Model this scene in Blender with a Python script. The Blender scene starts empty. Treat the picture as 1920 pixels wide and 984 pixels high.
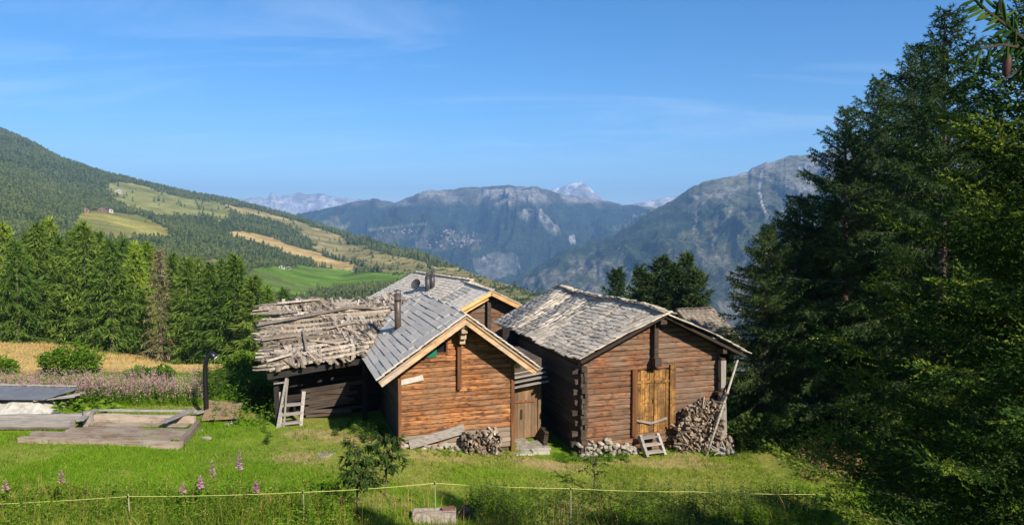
import bpy, math, random
import numpy as np
from mathutils import Vector, Matrix, Euler
from math import sin, cos, tan, atan, atan2, pi, sqrt, radians as R
random.seed(11)
rng = np.random.default_rng(11)
sc = bpy.context.scene
col = sc.collection

# ------------------------------------------------------------------ camera
EYE = 6.5
FPX = 1350.0                      # focal length in photo pixels (1920 wide)
PITCH = atan(74 / FPX)
cam = bpy.data.cameras.new("camera")
cam.sensor_width = 36
cam.lens = 36 * FPX / 1920
cam.clip_start = 0.1
cam.clip_end = 60000
co = bpy.data.objects.new("camera", cam)
co.location = (0, 0, EYE)
co.rotation_euler = (pi / 2 - PITCH, 0, 0)
col.objects.link(co)
sc.camera = co
CAM = Vector((0, 0, EYE))

# ------------------------------------------------------------------ sky, sun, exposure
SUN_AZ = atan2(0.61, -0.79)       # clockwise from +Y
SUN_EL = R(34)
world = bpy.data.worlds.new("World")
sc.world = world
world.use_nodes = True
wn = world.node_tree
wn.nodes.clear()
def nd(nt, typ, ins=None, **props):
    n = nt.nodes.new(typ)
    for k, v in props.items():
        setattr(n, k, v)
    for k, v in (ins or {}).items():
        s = n.inputs[k]
        if isinstance(v, bpy.types.NodeSocket):
            nt.links.new(v, s)
        else:
            s.default_value = v
    return n
sky = nd(wn, 'ShaderNodeTexSky', sky_type='NISHITA')
sky.sun_disc = False
sky.sun_elevation = SUN_EL
sky.sun_rotation = SUN_AZ
sky.altitude = 1300
sky.air_density = 1.0
sky.dust_density = 0.15
sky.ozone_density = 5.0
# thin cirrus: a high plane of stretched noise
tc = nd(wn, 'ShaderNodeTexCoord')
sx = nd(wn, 'ShaderNodeSeparateXYZ', {0: tc.outputs['Generated']})
zz = nd(wn, 'ShaderNodeMath', {0: sx.outputs[2], 1: 0.12}, operation='ADD')
zm = nd(wn, 'ShaderNodeMath', {0: zz.outputs[0], 1: 0.05}, operation='MAXIMUM')
dx = nd(wn, 'ShaderNodeMath', {0: sx.outputs[0], 1: zm.outputs[0]}, operation='DIVIDE')
dy = nd(wn, 'ShaderNodeMath', {0: sx.outputs[1], 1: zm.outputs[0]}, operation='DIVIDE')
cb = nd(wn, 'ShaderNodeCombineXYZ', {0: dx.outputs[0], 1: dy.outputs[0], 2: 0.3})
mp = nd(wn, 'ShaderNodeMapping', {0: cb.outputs[0], 'Rotation': (0, 0, R(17)), 'Scale': (0.35, 1.15, 1)})
cn = nd(wn, 'ShaderNodeTexNoise', {'Vector': mp.outputs[0], 'Scale': 1.5, 'Detail': 9, 'Roughness': 0.6, 'Distortion': 0.9})
cr = nd(wn, 'ShaderNodeMapRange', {0: cn.outputs[0], 1: 0.50, 2: 0.80, 3: 0.0, 4: 0.22})
hs_ = nd(wn, 'ShaderNodeHueSaturation', {'Saturation': 1.22, 'Color': sky.outputs[0]})
cm = nd(wn, 'ShaderNodeMixRGB', {0: cr.outputs[0], 1: hs_.outputs[0], 2: (8.0, 8.6, 9.2, 1)})
bg = nd(wn, 'ShaderNodeBackground', {0: cm.outputs[0], 1: 0.092})
wo = nd(wn, 'ShaderNodeOutputWorld', {0: bg.outputs[0]})

sl = bpy.data.lights.new("sun", 'SUN')
sl.energy = 4.8
sl.angle = R(0.53)
sl.color = (1.0, 0.93, 0.82)
so = bpy.data.objects.new("sun", sl)
SUN = Vector((sin(SUN_AZ) * cos(SUN_EL), cos(SUN_AZ) * cos(SUN_EL), sin(SUN_EL)))
so.rotation_euler = (-SUN).to_track_quat('-Z', 'Y').to_euler()
so.location = (30, -25, 40)
col.objects.link(so)

sc.view_settings.view_transform = 'Standard'
sc.view_settings.look = 'None'
sc.view_settings.exposure = 0.78
sc.view_settings.gamma = 1.0
sc.view_settings.use_curve_mapping = False
sc.cycles.max_bounces = 5
sc.cycles.diffuse_bounces = 3
sc.cycles.glossy_bounces = 2
sc.cycles.transmission_bounces = 3
sc.cycles.volume_bounces = 0
sc.cycles.transparent_max_bounces = 6
sc.cycles.use_denoising = True
sc.cycles.caustics_reflective = False
sc.cycles.caustics_refractive = False

# ------------------------------------------------------------------ helpers
def ray(px, py):
    a = (px - 960) / FPX; b = (492 - py) / FPX
    return Vector((a, cos(PITCH) + b * sin(PITCH), -sin(PITCH) + b * cos(PITCH)))
def at_depth(px, py, d):
    v = ray(px, py)
    return CAM + v * (d / v.y)
def hit_plane(px, py, p0, n):
    v = ray(px, py)
    return CAM + v * ((p0 - CAM).dot(n) / v.dot(n))
def lerp(a, b, t): return a + (b - a) * t
def sstep(a, b, x):
    t = np.clip((x - a) / (b - a), 0, 1)
    return t * t * (3 - 2 * t)

def lattice(ix, iy, seed):
    h = (ix.astype(np.int64) * 374761393 + iy.astype(np.int64) * 668265263 + seed * 974711) & 0x7fffffff
    h = ((h ^ (h >> 13)) * 1274126177) & 0x7fffffff
    return ((h ^ (h >> 16)) & 0xffff) / 65535.0
def vnoise(x, y, seed=0):
    x = np.asarray(x, float); y = np.asarray(y, float)
    ix = np.floor(x); iy = np.floor(y); fx = x - ix; fy = y - iy
    fx = fx * fx * (3 - 2 * fx); fy = fy * fy * (3 - 2 * fy)
    a = lattice(ix, iy, seed); b = lattice(ix + 1, iy, seed)
    c = lattice(ix, iy + 1, seed); d = lattice(ix + 1, iy + 1, seed)
    return (a * (1 - fx) + b * fx) * (1 - fy) + (c * (1 - fx) + d * fx) * fy
def fbm(x, y, o=5, seed=0, gain=0.5):
    s = 0; a = 1; t = 0
    for i in range(o):
        s = s + a * vnoise(np.asarray(x) * 2 ** i + 17.3 * i, np.asarray(y) * 2 ** i - 9.1 * i, seed + i)
        t += a; a *= gain
    return s / t
def ridged(x, y, o=5, seed=0, gain=0.5):
    s = 0; a = 1; t = 0
    for i in range(o):
        n = 1 - np.abs(2 * vnoise(np.asarray(x) * 2 ** i + 7.7 * i, np.asarray(y) * 2 ** i + 3.1 * i, seed + i) - 1)
        s = s + a * n * n; t += a; a *= gain
    return s / t

def bigmesh(name, V, F, mat=None, smooth=False, cols=None):
    V = np.asarray(V, np.float32); F = np.asarray(F, np.int32)
    me = bpy.data.meshes.new(name)
    k = F.shape[1]
    me.vertices.add(len(V)); me.vertices.foreach_set('co', V.ravel())
    me.loops.add(F.size); me.loops.foreach_set('vertex_index', F.ravel())
    me.polygons.add(len(F))
    me.polygons.foreach_set('loop_start', np.arange(0, F.size, k, dtype=np.int32))
    me.polygons.foreach_set('loop_total', np.full(len(F), k, np.int32))
    if smooth: me.polygons.foreach_set('use_smooth', np.ones(len(F), bool))
    me.update(calc_edges=True)
    if cols is not None:
        ca = me.color_attributes.new('Col', 'FLOAT_COLOR', 'POINT')
        c4 = np.ones((len(V), 4), np.float32); c4[:, :3] = cols
        ca.data.foreach_set('color', c4.ravel())
    if mat: me.materials.append(mat)
    return me
def smallmesh(name, V, F, mat=None, smooth=False):
    me = bpy.data.meshes.new(name)
    me.from_pydata([tuple(v) for v in V], [], F)
    if smooth:
        for p in me.polygons: p.use_smooth = True
    if mat: me.materials.append(mat)
    return me
def link(name, me, parent=None, loc=(0, 0, 0), rot=(0, 0, 0), scale=(1, 1, 1), mat=None, M=None):
    o = bpy.data.objects.new(name, me)
    col.objects.link(o)
    if parent: o.parent = parent
    if M is not None: o.matrix_basis = M
    else:
        o.location = loc; o.rotation_euler = rot; o.scale = scale
    return o
def tag(o, label=None, cat=None, group=None, kind=None):
    if label: o['label'] = label
    if cat: o['category'] = cat
    if group: o['group'] = group
    if kind: o['kind'] = kind
    return o
def empty(name, loc, rz=0, label=None, cat=None, group=None):
    o = bpy.data.objects.new(name, None)
    o.empty_display_size = 0.2
    o.location = loc; o.rotation_euler = (0, 0, rz)
    col.objects.link(o)
    tag(o, label, cat, group)
    return o
def grid_faces(nr, nc):
    i = np.arange(nr * nc).reshape(nr, nc)
    return np.stack([i[:-1, :-1], i[:-1, 1:], i[1:, 1:], i[1:, :-1]], -1).reshape(-1, 4)

BOXF = [(0, 3, 2, 1), (4, 5, 6, 7), (0, 1, 5, 4), (1, 2, 6, 5), (2, 3, 7, 6), (3, 0, 4, 7)]
def box_v(x0, x1, y0, y1, z0, z1):
    return [(x0, y0, z0), (x1, y0, z0), (x1, y1, z0), (x0, y1, z0), (x0, y0, z1), (x1, y0, z1), (x1, y1, z1), (x0, y1, z1)]
def boxmesh(name, x0, x1, y0, y1, z0, z1, mat):
    return smallmesh(name, box_v(x0, x1, y0, y1, z0, z1), BOXF, mat)
class MB:
    """collects shapes into one mesh"""
    def __init__(s): s.V = []; s.F = []
    def add(s, V, F):
        b = len(s.V); s.V += [tuple(v) for v in V]; s.F += [tuple(i + b for i in f) for f in F]
    def box(s, *a): s.add(box_v(*a), BOXF)
    def tube(s, pts, rad, n=8, cap=True):
        pts = [Vector(p) for p in pts]
        if not hasattr(rad, '__len__'): rad = [rad] * len(pts)
        V = []; F = []
        for i, p in enumerate(pts):
            t = (pts[min(i + 1, len(pts) - 1)] - pts[max(i - 1, 0)]).normalized()
            a = t.orthogonal().normalized() if i == 0 else (pa - t * pa.dot(t)).normalized()
            pa = a; b = t.cross(a)
            for k in range(n):
                th = 2 * pi * k / n
                V.append(p + (a * cos(th) + b * sin(th)) * rad[i])
        for i in range(len(pts) - 1):
            for k in range(n):
                F.append((i * n + k, i * n + (k + 1) % n, (i + 1) * n + (k + 1) % n, (i + 1) * n + k))
        if cap:
            F.append(tuple(range(n - 1, -1, -1))); F.append(tuple(range((len(pts) - 1) * n, len(pts) * n)))
        s.add(V, F)
    def build(s, name, mat, parent=None, smooth=False, **k):
        return link(name, smallmesh(name, s.V, s.F, mat, smooth), parent, **k)

def log_board(name, x0b, x1b, x0t, x1t, z0, z1, t, mat, seg=6, jit=0.013, rnd=random, gr=.72):
    """one wall timber: front at -y, back at y=0, slightly rounded, uneven; ends may slope"""
    V = []; F = []
    h = z1 - z0
    for k in range(seg + 1):
        u = k / seg
        xb = lerp(x0b, x1b, u); xt = lerp(x0t, x1t, u)
        j = rnd.uniform(-jit, jit); jz = rnd.uniform(-jit, jit) * .6
        for (y, zf) in ((0, 0.0), (-t * gr - j * .3, 0.0), (-t + j, .10), (-t * 1.05 + j, .5), (-t + j, .92), (-t * gr - j * .3, 1.0), (0, 1.0)):
            V.append((lerp(xb, xt, zf), y, z0 + h * zf + jz * (0 if zf in (0, 1.0) else 1)))
    n = 7
    for k in range(seg):
        for i in range(n - 1):
            a = k * n + i
            F.append((a, a + n, a + n + 1, a + 1))
    F.append(tuple(range(0, n))); F.append(tuple(range(seg * n + n - 1, seg * n - 1, -1)))
    return smallmesh(name, V, F, mat)
def plank_mesh(name, mat, seg=3, jit=.06, ends=.05, n=1, rnd=random):
    """unit board: x length -.5...5, y width, z thickness 0..1 (uneven edges)"""
    V = []; F = []
    for k in range(seg + 1):
        x = -.5 + k / seg
        a = rnd.uniform(-jit, jit); b = rnd.uniform(-jit, jit); w = rnd.uniform(-.18, .18)
        e = rnd.uniform(-ends, ends) if k in (0, seg) else 0
        e2 = rnd.uniform(-ends, ends) if k in (0, seg) else 0
        V += [(x + e, -.5 + a, 0 + w), (x + e2, .5 + b, 0 + w), (x + e2, .5 + b, 1 + w), (x + e, -.5 + a, 1 + w)]
    for k in range(seg):
        for i in range(4):
            a = k * 4 + i; c = k * 4 + (i + 1) % 4
            F.append((a, c, c + 4, a + 4))
    F.append((3, 2, 1, 0)); F.append((seg * 4, seg * 4 + 1, seg * 4 + 2, seg * 4 + 3))
    return smallmesh(name, V, F, mat)
def stone_mesh(name, mat, rnd=random, sub=1):
    import bmesh
    bm = bmesh.new()
    bmesh.ops.create_icosphere(bm, subdivisions=sub, radius=.5)
    ph = [rnd.uniform(0, 6) for _ in range(6)]
    for v in bm.verts:
        c = v.co
        f = 1 + .16 * sin(5 * c.x + ph[0]) + .14 * sin(6 * c.y + ph[1]) + .12 * sin(7 * c.z + ph[2]) + rnd.uniform(-.09, .09)
        v.co = c * f
        for i in range(3):   # flat broken faces
            lim = .36 + .05 * sin(ph[3 + i])
            v.co[i] = max(-lim, min(lim, v.co[i]))
    me = bpy.data.meshes.new(name); bm.to_mesh(me); bm.free()
    me.materials.append(mat)
    return me
def mesh_arrays(me):
    V = np.array([v.co[:] for v in me.vertices]); F = []
    for p in me.polygons:
        vs = list(p.vertices)
        for i in range(1, len(vs) - 1): F.append((vs[0], vs[i], vs[i + 1]))
    return V, np.array(F)
def joined(name, items, mat, parent=None):
    """items: (mesh, Matrix) joined into one stuff mesh"""
    cache = {}; Vs = []; Fs = []; b = 0
    for me, M in items:
        if me.name not in cache: cache[me.name] = mesh_arrays(me)
        V, F = cache[me.name]
        A = np.array(M)
        Vs.append(V @ A[:3, :3].T + A[:3, 3]); Fs.append(F + b); b += len(V)
    o = link(name, bigmesh(name, np.concatenate(Vs), np.concatenate(Fs), mat), parent)
    o['kind'] = 'stuff'
    return o
def frame(x, y, z, p):
    """matrix from three axis vectors (already scaled) and an origin"""
    return Matrix(((x[0], y[0], z[0], p[0]), (x[1], y[1], z[1], p[1]), (x[2], y[2], z[2], p[2]), (0, 0, 0, 1)))

# ------------------------------------------------------------------ materials
def newmat(name):
    m = bpy.data.materials.new(name); m.use_nodes = True
    nt = m.node_tree; nt.nodes.clear()
    out = nd(nt, 'ShaderNodeOutputMaterial')
    return m, nt, out
def ramp(nt, fac, stops):
    r = nd(nt, 'ShaderNodeValToRGB', {0: fac})
    e = r.color_ramp.elements
    while len(e) < len(stops): e.new(.5)
    for el, (p, c) in zip(e, stops):
        el.position = p; el.color = (*c, 1)
    return r.outputs[0]
def rnd_value(nt):
    g = nd(nt, 'ShaderNodeNewGeometry'); o = nd(nt, 'ShaderNodeObjectInfo')
    a = nd(nt, 'ShaderNodeMath', {0: g.outputs['Random Per Island'], 1: o.outputs['Random']}, operation='ADD')
    f = nd(nt, 'ShaderNodeMath', {0: a.outputs[0]}, operation='FRACT')
    return g, f.outputs[0]
def wood(name, stops, grey=None, grey_amt=.5, stretch=(1.2, 1.2, 26), rot=18, var=(.72, 1.2), rough=.85, gscale=.9, bump=.35, spots=None, grey_lo=.42, grey_hi=.62, streak=0):
    m, nt, out = newmat(name)
    g, rv = rnd_value(nt)
    vr = nd(nt, 'ShaderNodeVectorRotate', {'Vector': g.outputs['Position'], 'Angle': -R(rot)}, rotation_type='Z_AXIS')
    off = nd(nt, 'ShaderNodeMath', {0: rv, 1: 61.0}, operation='MULTIPLY')
    cx = nd(nt, 'ShaderNodeCombineXYZ', {0: off.outputs[0], 1: off.outputs[0], 2: off.outputs[0]})
    mu = nd(nt, 'ShaderNodeVectorMath', {0: vr.outputs[0], 1: stretch}, operation='MULTIPLY')
    ad = nd(nt, 'ShaderNodeVectorMath', {0: mu.outputs[0], 1: cx.outputs[0]}, operation='ADD')
    n1 = nd(nt, 'ShaderNodeTexNoise', {'Vector': ad.outputs[0], 'Scale': 1.0, 'Detail': 7, 'Roughness': .68, 'Distortion': .3})
    c = ramp(nt, n1.outputs[0], stops)
    if spots:
        m2 = nd(nt, 'ShaderNodeVectorMath', {0: vr.outputs[0], 1: (5.0, 5.0, 11)}, operation='MULTIPLY')
        a2 = nd(nt, 'ShaderNodeVectorMath', {0: m2.outputs[0], 1: cx.outputs[0]}, operation='ADD')
        n3 = nd(nt, 'ShaderNodeTexNoise', {'Vector': a2.outputs[0], 'Scale': 1.0, 'Detail': 3, 'Roughness': .55})
        f3 = nd(nt, 'ShaderNodeMapRange', {0: n3.outputs[0], 1: .50, 2: .64, 3: 0, 4: .85})
        c = nd(nt, 'ShaderNodeMixRGB', {0: f3.outputs[0], 1: c, 2: (*spots, 1)}).outputs[0]
    if grey:
        n2 = nd(nt, 'ShaderNodeTexNoise', {'Vector': vr.outputs[0], 'Scale': gscale, 'Detail': 5, 'Roughness': .7})
        f = nd(nt, 'ShaderNodeMapRange', {0: n2.outputs[0], 1: grey_lo, 2: grey_hi, 3: 0, 4: grey_amt})
        gr = nd(nt, 'ShaderNodeMixRGB', {0: n1.outputs[0], 1: (*[v * .45 for v in grey], 1), 2: (*[v * 1.45 for v in grey], 1)})
        c = nd(nt, 'ShaderNodeMixRGB', {0: f.outputs[0], 1: c, 2: gr.outputs[0]}).outputs[0]
    if streak:
        ms = nd(nt, 'ShaderNodeVectorMath', {0: vr.outputs[0], 1: (.55, .55, 5.5)}, operation='MULTIPLY')
        as_ = nd(nt, 'ShaderNodeVectorMath', {0: ms.outputs[0], 1: (3.7, 1.2, 8.8)}, operation='ADD')
        ns = nd(nt, 'ShaderNodeTexNoise', {'Vector': as_.outputs[0], 'Scale': 1.6, 'Detail': 6, 'Roughness': .72})
        fs = nd(nt, 'ShaderNodeMapRange', {0: ns.outputs[0], 1: .50, 2: .66, 3: 0, 4: streak})
        c = nd(nt, 'ShaderNodeMixRGB', {0: fs.outputs[0], 1: c, 2: (.075, .034, .018, 1)}).outputs[0]
    vv = nd(nt, 'ShaderNodeMapRange', {0: rv, 1: 0, 2: 1, 3: var[0], 4: var[1]})
    hs = nd(nt, 'ShaderNodeHueSaturation', {'Value': vv.outputs[0], 'Color': c})
    bp = nd(nt, 'ShaderNodeBump', {'Height': n1.outputs[0], 'Strength': bump, 'Distance': .02})
    b = nd(nt, 'ShaderNodeBsdfPrincipled', {'Base Color': hs.outputs[0], 'Roughness': rough, 'Normal': bp.outputs[0], 'Specular IOR Level': .25})
    nt.links.new(b.outputs[0], out.inputs[0])
    return m
def plain(name, c, rough=.7, metal=0, nscale=8, amt=.3, c2=None, bump=0.0, spec=.3, var=(.82, 1.15)):
    m, nt, out = newmat(name)
    g, rv = rnd_value(nt)
    n = nd(nt, 'ShaderNodeTexNoise', {'Vector': g.outputs['Position'], 'Scale': nscale, 'Detail': 6, 'Roughness': .65})
    c2 = c2 or tuple(v * (1 - amt) for v in c)
    r = ramp(nt, n.outputs[0], [(.3, c2), (.7, c)])
    vv = nd(nt, 'ShaderNodeMapRange', {0: rv, 1: 0, 2: 1, 3: var[0], 4: var[1]})
    hs = nd(nt, 'ShaderNodeHueSaturation', {'Value': vv.outputs[0], 'Color': r})
    b = nd(nt, 'ShaderNodeBsdfPrincipled', {'Base Color': hs.outputs[0], 'Roughness': rough, 'Metallic': metal, 'Specular IOR Level': spec})
    if bump:
        bp = nd(nt, 'ShaderNodeBump', {'Height': n.outputs[0], 'Strength': bump, 'Distance': .03})
        nt.links.new(bp.outputs[0], b.inputs['Normal'])
    nt.links.new(b.outputs[0], out.inputs[0])
    return m
def leafmat(name, stops, trans=.3, objvar=True, nscale=.6):
    m, nt, out = newmat(name)
    g, rv = rnd_value(nt)
    n = nd(nt, 'ShaderNodeTexNoise', {'Vector': g.outputs['Position'], 'Scale': nscale, 'Detail': 3})
    a = nd(nt, 'ShaderNodeMath', {0: n.outputs[0], 1: .8}, operation='MULTIPLY')
    b = nd(nt, 'ShaderNodeMath', {0: g.outputs['Random Per Island'], 1: .6, 2: a.outputs[0]}, operation='MULTIPLY_ADD')
    c_ = nd(nt, 'ShaderNodeMath', {0: b.outputs[0], 1: .2}, operation='SUBTRACT')
    c = ramp(nt, c_.outputs[0], stops)
    oi = nd(nt, 'ShaderNodeObjectInfo')
    v = nd(nt, 'ShaderNodeMapRange', {0: oi.outputs['Random'], 1: 0, 2: 1, 3: .8, 4: 1.2})
    hh = nd(nt, 'ShaderNodeMapRange', {0: oi.outputs['Random'], 1: 0, 2: 1, 3: .515, 4: .485})
    hs = nd(nt, 'ShaderNodeHueSaturation', {'Hue': hh.outputs[0], 'Value': v.outputs[0], 'Color': c})
    d = nd(nt, 'ShaderNodeBsdfDiffuse', {0: hs.outputs[0]})
    t = nd(nt, 'ShaderNodeBsdfTranslucent', {0: hs.outputs[0]})
    mx = nd(nt, 'ShaderNodeMixShader', {0: trans, 1: d.outputs[0], 2: t.outputs[0]})
    nt.links.new(mx.outputs[0], out.inputs[0])
    return m
def landmat(name, scales, amt=.5, rough=.95, bump=0, bdist=1):
    """colour from the land-cover attribute, broken up by noise"""
    m, nt, out = newmat(name)
    at = nd(nt, 'ShaderNodeVertexColor', layer_name='Col')
    g = nd(nt, 'ShaderNodeNewGeometry')
    c = at.outputs[0]
    for s in scales:
        n = nd(nt, 'ShaderNodeTexNoise', {'Vector': g.outputs['Position'], 'Scale': s, 'Detail': 6, 'Roughness': .7})
        f = nd(nt, 'ShaderNodeMapRange', {0: n.outputs[0], 1: .3, 2: .7, 3: 1 - amt, 4: 1 + amt})
        c = nd(nt, 'ShaderNodeVectorMath', {0: c, 'Scale': f.outputs[0]}, operation='SCALE').outputs[0]
    b = nd(nt, 'ShaderNodeBsdfDiffuse', {0: c})
    if bump:
        bp = nd(nt, 'ShaderNodeBump', {'Height': n.outputs[0], 'Strength': bump, 'Distance': bdist})
        nt.links.new(bp.outputs[0], b.inputs['Normal'])
    nt.links.new(b.outputs[0], out.inputs[0])
    return m

W_chalet = wood('chalet_timber', [(.28, (0.072, 0.025, 0.010)), (.45, (0.326, 0.122, 0.039)), (.58, (0.499, 0.221, 0.080)), (.72, (0.653, 0.378, 0.176))], grey=(0.288, 0.171, 0.097), grey_amt=.7, var=(.7, 1.2), spots=(0.067, 0.023, 0.010), stretch=(1.6, 1.6, 30), bump=.6, streak=.8)
W_chalet_low = wood('chalet_timber_weathered', [(.25, (.12, .06, .03)), (.5, (.36, .19, .09)), (.75, (.5, .33, .19))], grey=(.30, .24, .18), grey_amt=.9, var=(.7, 1.2), grey_lo=.36, grey_hi=.5)
W_barn = wood('barn_timber', [(.28, (0.057, 0.026, 0.013)), (.46, (0.218, 0.088, 0.040)), (.58, (0.323, 0.143, 0.065)), (.75, (0.408, 0.231, 0.131))], grey=(0.190, 0.139, 0.096), grey_amt=.8, var=(.8, 1.15), spots=(0.057, 0.028, 0.018), stretch=(1.6, 1.6, 34), bump=.6, grey_lo=.40, grey_hi=.6, streak=.6)
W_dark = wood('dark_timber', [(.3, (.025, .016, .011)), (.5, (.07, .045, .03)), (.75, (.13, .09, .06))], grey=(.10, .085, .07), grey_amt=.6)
W_ruin = wood('ruin_timber', [(.3, (0.008, 0.007, 0.005)), (.5, (0.024, 0.019, 0.015)), (.75, (0.051, 0.042, 0.034))], grey=(0.036, 0.032, 0.028), grey_amt=.5)  # near-black: shade of the recess under the eave is put into this colour
W_door = wood('door_planks', [(.30, (0.097, 0.042, 0.013)), (.46, (0.317, 0.151, 0.038)), (.58, (0.458, 0.244, 0.068)), (.72, (0.563, 0.336, 0.112))], stretch=(26, 26, 1.3), grey=(0.106, 0.055, 0.024), grey_amt=.85, gscale=1.9, spots=(0.123, 0.055, 0.020), var=(.6, 1.15), bump=.7)
W_door2 = wood('passage_door_planks', [(.25, (.10, .055, .025)), (.5, (.26, .15, .07)), (.75, (.38, .24, .12))], stretch=(24, 24, 1.1), grey=(.10, .085, .07), grey_amt=.6)
W_frame = wood('frame_timber', [(.25, (.05, .022, .012)), (.5, (.17, .07, .03)), (.75, (.30, .14, .06))], stretch=(20, 20, 1.2))
W_barge = wood('barge_timber', [(.25, (.26, .14, .06)), (.5, (.50, .31, .16)), (.75, (.66, .47, .28))], stretch=(3, 3, 8), grey=(.36, .31, .26), grey_amt=.6)
W_bargeA = wood('new_barge_timber', [(.25, (.40, .20, .07)), (.5, (.62, .36, .14)), (.75, (.75, .48, .22))], stretch=(3, 3, 8))
W_grey = wood('silver_timber', [(.25, (.13, .115, .10)), (.48, (.34, .30, .26)), (.75, (.52, .47, .41))], stretch=(1.5, 20, 20), grey=(.26, .235, .21), grey_amt=.5)
W_greyv = wood('silver_timber_upright', [(.25, (.10, .085, .07)), (.48, (.28, .245, .205)), (.75, (.45, .40, .34))], stretch=(22, 22, 1.2), grey=(.22, .19, .16), grey_amt=.5)
W_shingle = wood('larch_shingle', [(.28, (.20, .16, .12)), (.48, (.52, .44, .34)), (.72, (.74, .64, .50))], stretch=(2.0, 22, 2.0), grey=(.44, .37, .28), grey_amt=.5, var=(.6, 1.2), bump=.3)
W_shingleA = wood('pale_shingle', [(.25, (.42, .35, .27)), (.5, (.66, .57, .45)), (.75, (.78, .69, .56))], stretch=(2.0, 18, 2.0), var=(.8, 1.15))
W_ruinroof = wood('ruin_shingle', [(.25, (.16, .125, .09)), (.48, (.40, .335, .26)), (.75, (.60, .53, .43))], stretch=(22, 3, 7), grey=(.26, .19, .13), grey_amt=.65, var=(.5, 1.25), bump=.5)
W_red = wood('rotten_red_plank', [(.25, (.08, .05, .035)), (.48, (.25, .17, .12)), (.75, (.44, .34, .26))], stretch=(1.3, 20, 20), rot=0, grey=(.38, .315, .24), grey_amt=.75, gscale=1.4, var=(.5, 1.35), grey_lo=.38, grey_hi=.56)
W_log0 = wood('grey_beam', [(.25, (.12, .10, .085)), (.48, (.29, .255, .22)), (.75, (.45, .40, .35))], stretch=(1.3, 20, 20), rot=0)
W_ruinlow = wood('ruin_shingle_low', [(.25, (.07, .052, .038)), (.48, (.20, .155, .11)), (.75, (.34, .28, .22))], stretch=(22, 3, 7), var=(.5, 1.3))  # darker copy of the shingle wood for the lower roof layer
W_fire = wood('split_firewood', [(.25, (.10, .065, .04)), (.48, (.30, .21, .135)), (.72, (.54, .43, .31))], stretch=(13, 13, 13), grey=(.31, .27, .225), grey_amt=.8, gscale=4, var=(.4, 1.25))
M_slate = plain('roof_slate', (0.619, 0.548, 0.459), rough=.9, nscale=9, c2=(0.430, 0.383, 0.323), bump=.2, spec=.08, var=(.92, 1.08))
M_stone = plain('rubble_stone', (.48, .43, .35), rough=.9, nscale=7, c2=(.18, .145, .105), bump=.6)
M_slab = plain('pale_slab', (.52, .48, .40), rough=.9, nscale=4, c2=(.34, .30, .24), bump=.4)
M_pipe = plain('flue_pipe', (.14, .105, .085), rough=.45, metal=.3, nscale=6, c2=(.08, .06, .05))
M_pipe2 = plain('grey_flue', (.09, .085, .085), rough=.45, metal=.3, nscale=6)
M_black = plain('black_paint', (.012, .012, .014), rough=.4, spec=.5, amt=.4)
M_green = plain('green_paint', (.01, .20, .11), rough=.6, nscale=12)
M_white = plain('white_paint', (.74, .73, .70), rough=.7, nscale=9, amt=.25)
M_whiteb = plain('whitish_board', (.62, .57, .50), rough=.85, nscale=9, c2=(.40, .35, .29))
M_glass = plain('dark_pane', (.02, .022, .025), rough=.15, spec=.6)
M_iron = plain('rusty_iron', (.09, .05, .035), rough=.6, metal=.4)
M_tarp = plain('pale_tarp', (.62, .59, .51), rough=.85, nscale=7, c2=(.36, .33, .26), bump=.4)
M_sheet = plain('weathered_sheet', (.20, .205, .22), rough=.6, nscale=3, c2=(.12, .12, .13), bump=.3)
M_hatch = plain('brown_board', (.36, .25, .13), rough=.85, nscale=5, c2=(.22, .145, .075))
M_rope = plain('yellow_rope', (.64, .67, .17), rough=.6, nscale=60, amt=.2)
M_postp = plain('fence_plastic', (.36, .38, .20), rough=.6)
M_soffit = plain('dark_soffit', (.055, .04, .03), rough=.9, nscale=3)
M_rubber = plain('black_rubber', (.02, .02, .02), rough=.8)
M_bark = plain('larch_bark', (.16, .115, .085), rough=.95, nscale=9, c2=(.065, .047, .035), bump=.6)
M_barkp = plain('pale_bark', (.30, .25, .20), rough=.95, nscale=9, c2=(.13, .10, .08), bump=.6)
M_dead = plain('dead_wood', (.36, .33, .30), rough=.95, nscale=12, c2=(.17, .15, .13), bump=.5)
L_larch = leafmat('larch_needles', [(.15, (0.019, 0.038, 0.014)), (.5, (0.049, 0.084, 0.024)), (.9, (0.101, 0.150, 0.033))], .3)
L_larchS = leafmat('shaded_larch_needles', [(.15, (0.030, 0.055, 0.023)), (.5, (0.067, 0.106, 0.035)), (.9, (0.131, 0.178, 0.039))], .3)
L_spruce = leafmat('spruce_needles', [(.15, (0.019, 0.046, 0.013)), (.5, (0.048, 0.096, 0.020)), (.9, (0.122, 0.186, 0.029))], .25, nscale=2)
L_tip = leafmat('sunlit_spruce_tips', [(.15, (0.065, 0.110, 0.015)), (.5, (0.130, 0.183, 0.024)), (.9, (0.235, 0.291, 0.042))], .3, nscale=2)  # lighter copy of the spruce needles; sunlight on the tips put into colour
L_row = leafmat('row_needles', [(.15, (0.050, 0.094, 0.018)), (.5, (0.138, 0.217, 0.036)), (.9, (0.274, 0.364, 0.057))], .3, nscale=.35)
L_row2 = leafmat('row_needles_bright', [(.15, (0.062, 0.112, 0.013)), (.5, (0.182, 0.283, 0.033)), (.9, (0.321, 0.425, 0.048))], .3, nscale=.35)
L_brown = leafmat('dying_needles', [(.15, (0.084, 0.076, 0.039)), (.5, (0.199, 0.180, 0.085)), (.9, (0.290, 0.261, 0.123))], .2)
L_far = leafmat('far_needles', [(.15, (0.022, 0.043, 0.018)), (.5, (0.045, 0.077, 0.029)), (.9, (0.077, 0.115, 0.036))], .15, nscale=.02)
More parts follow.
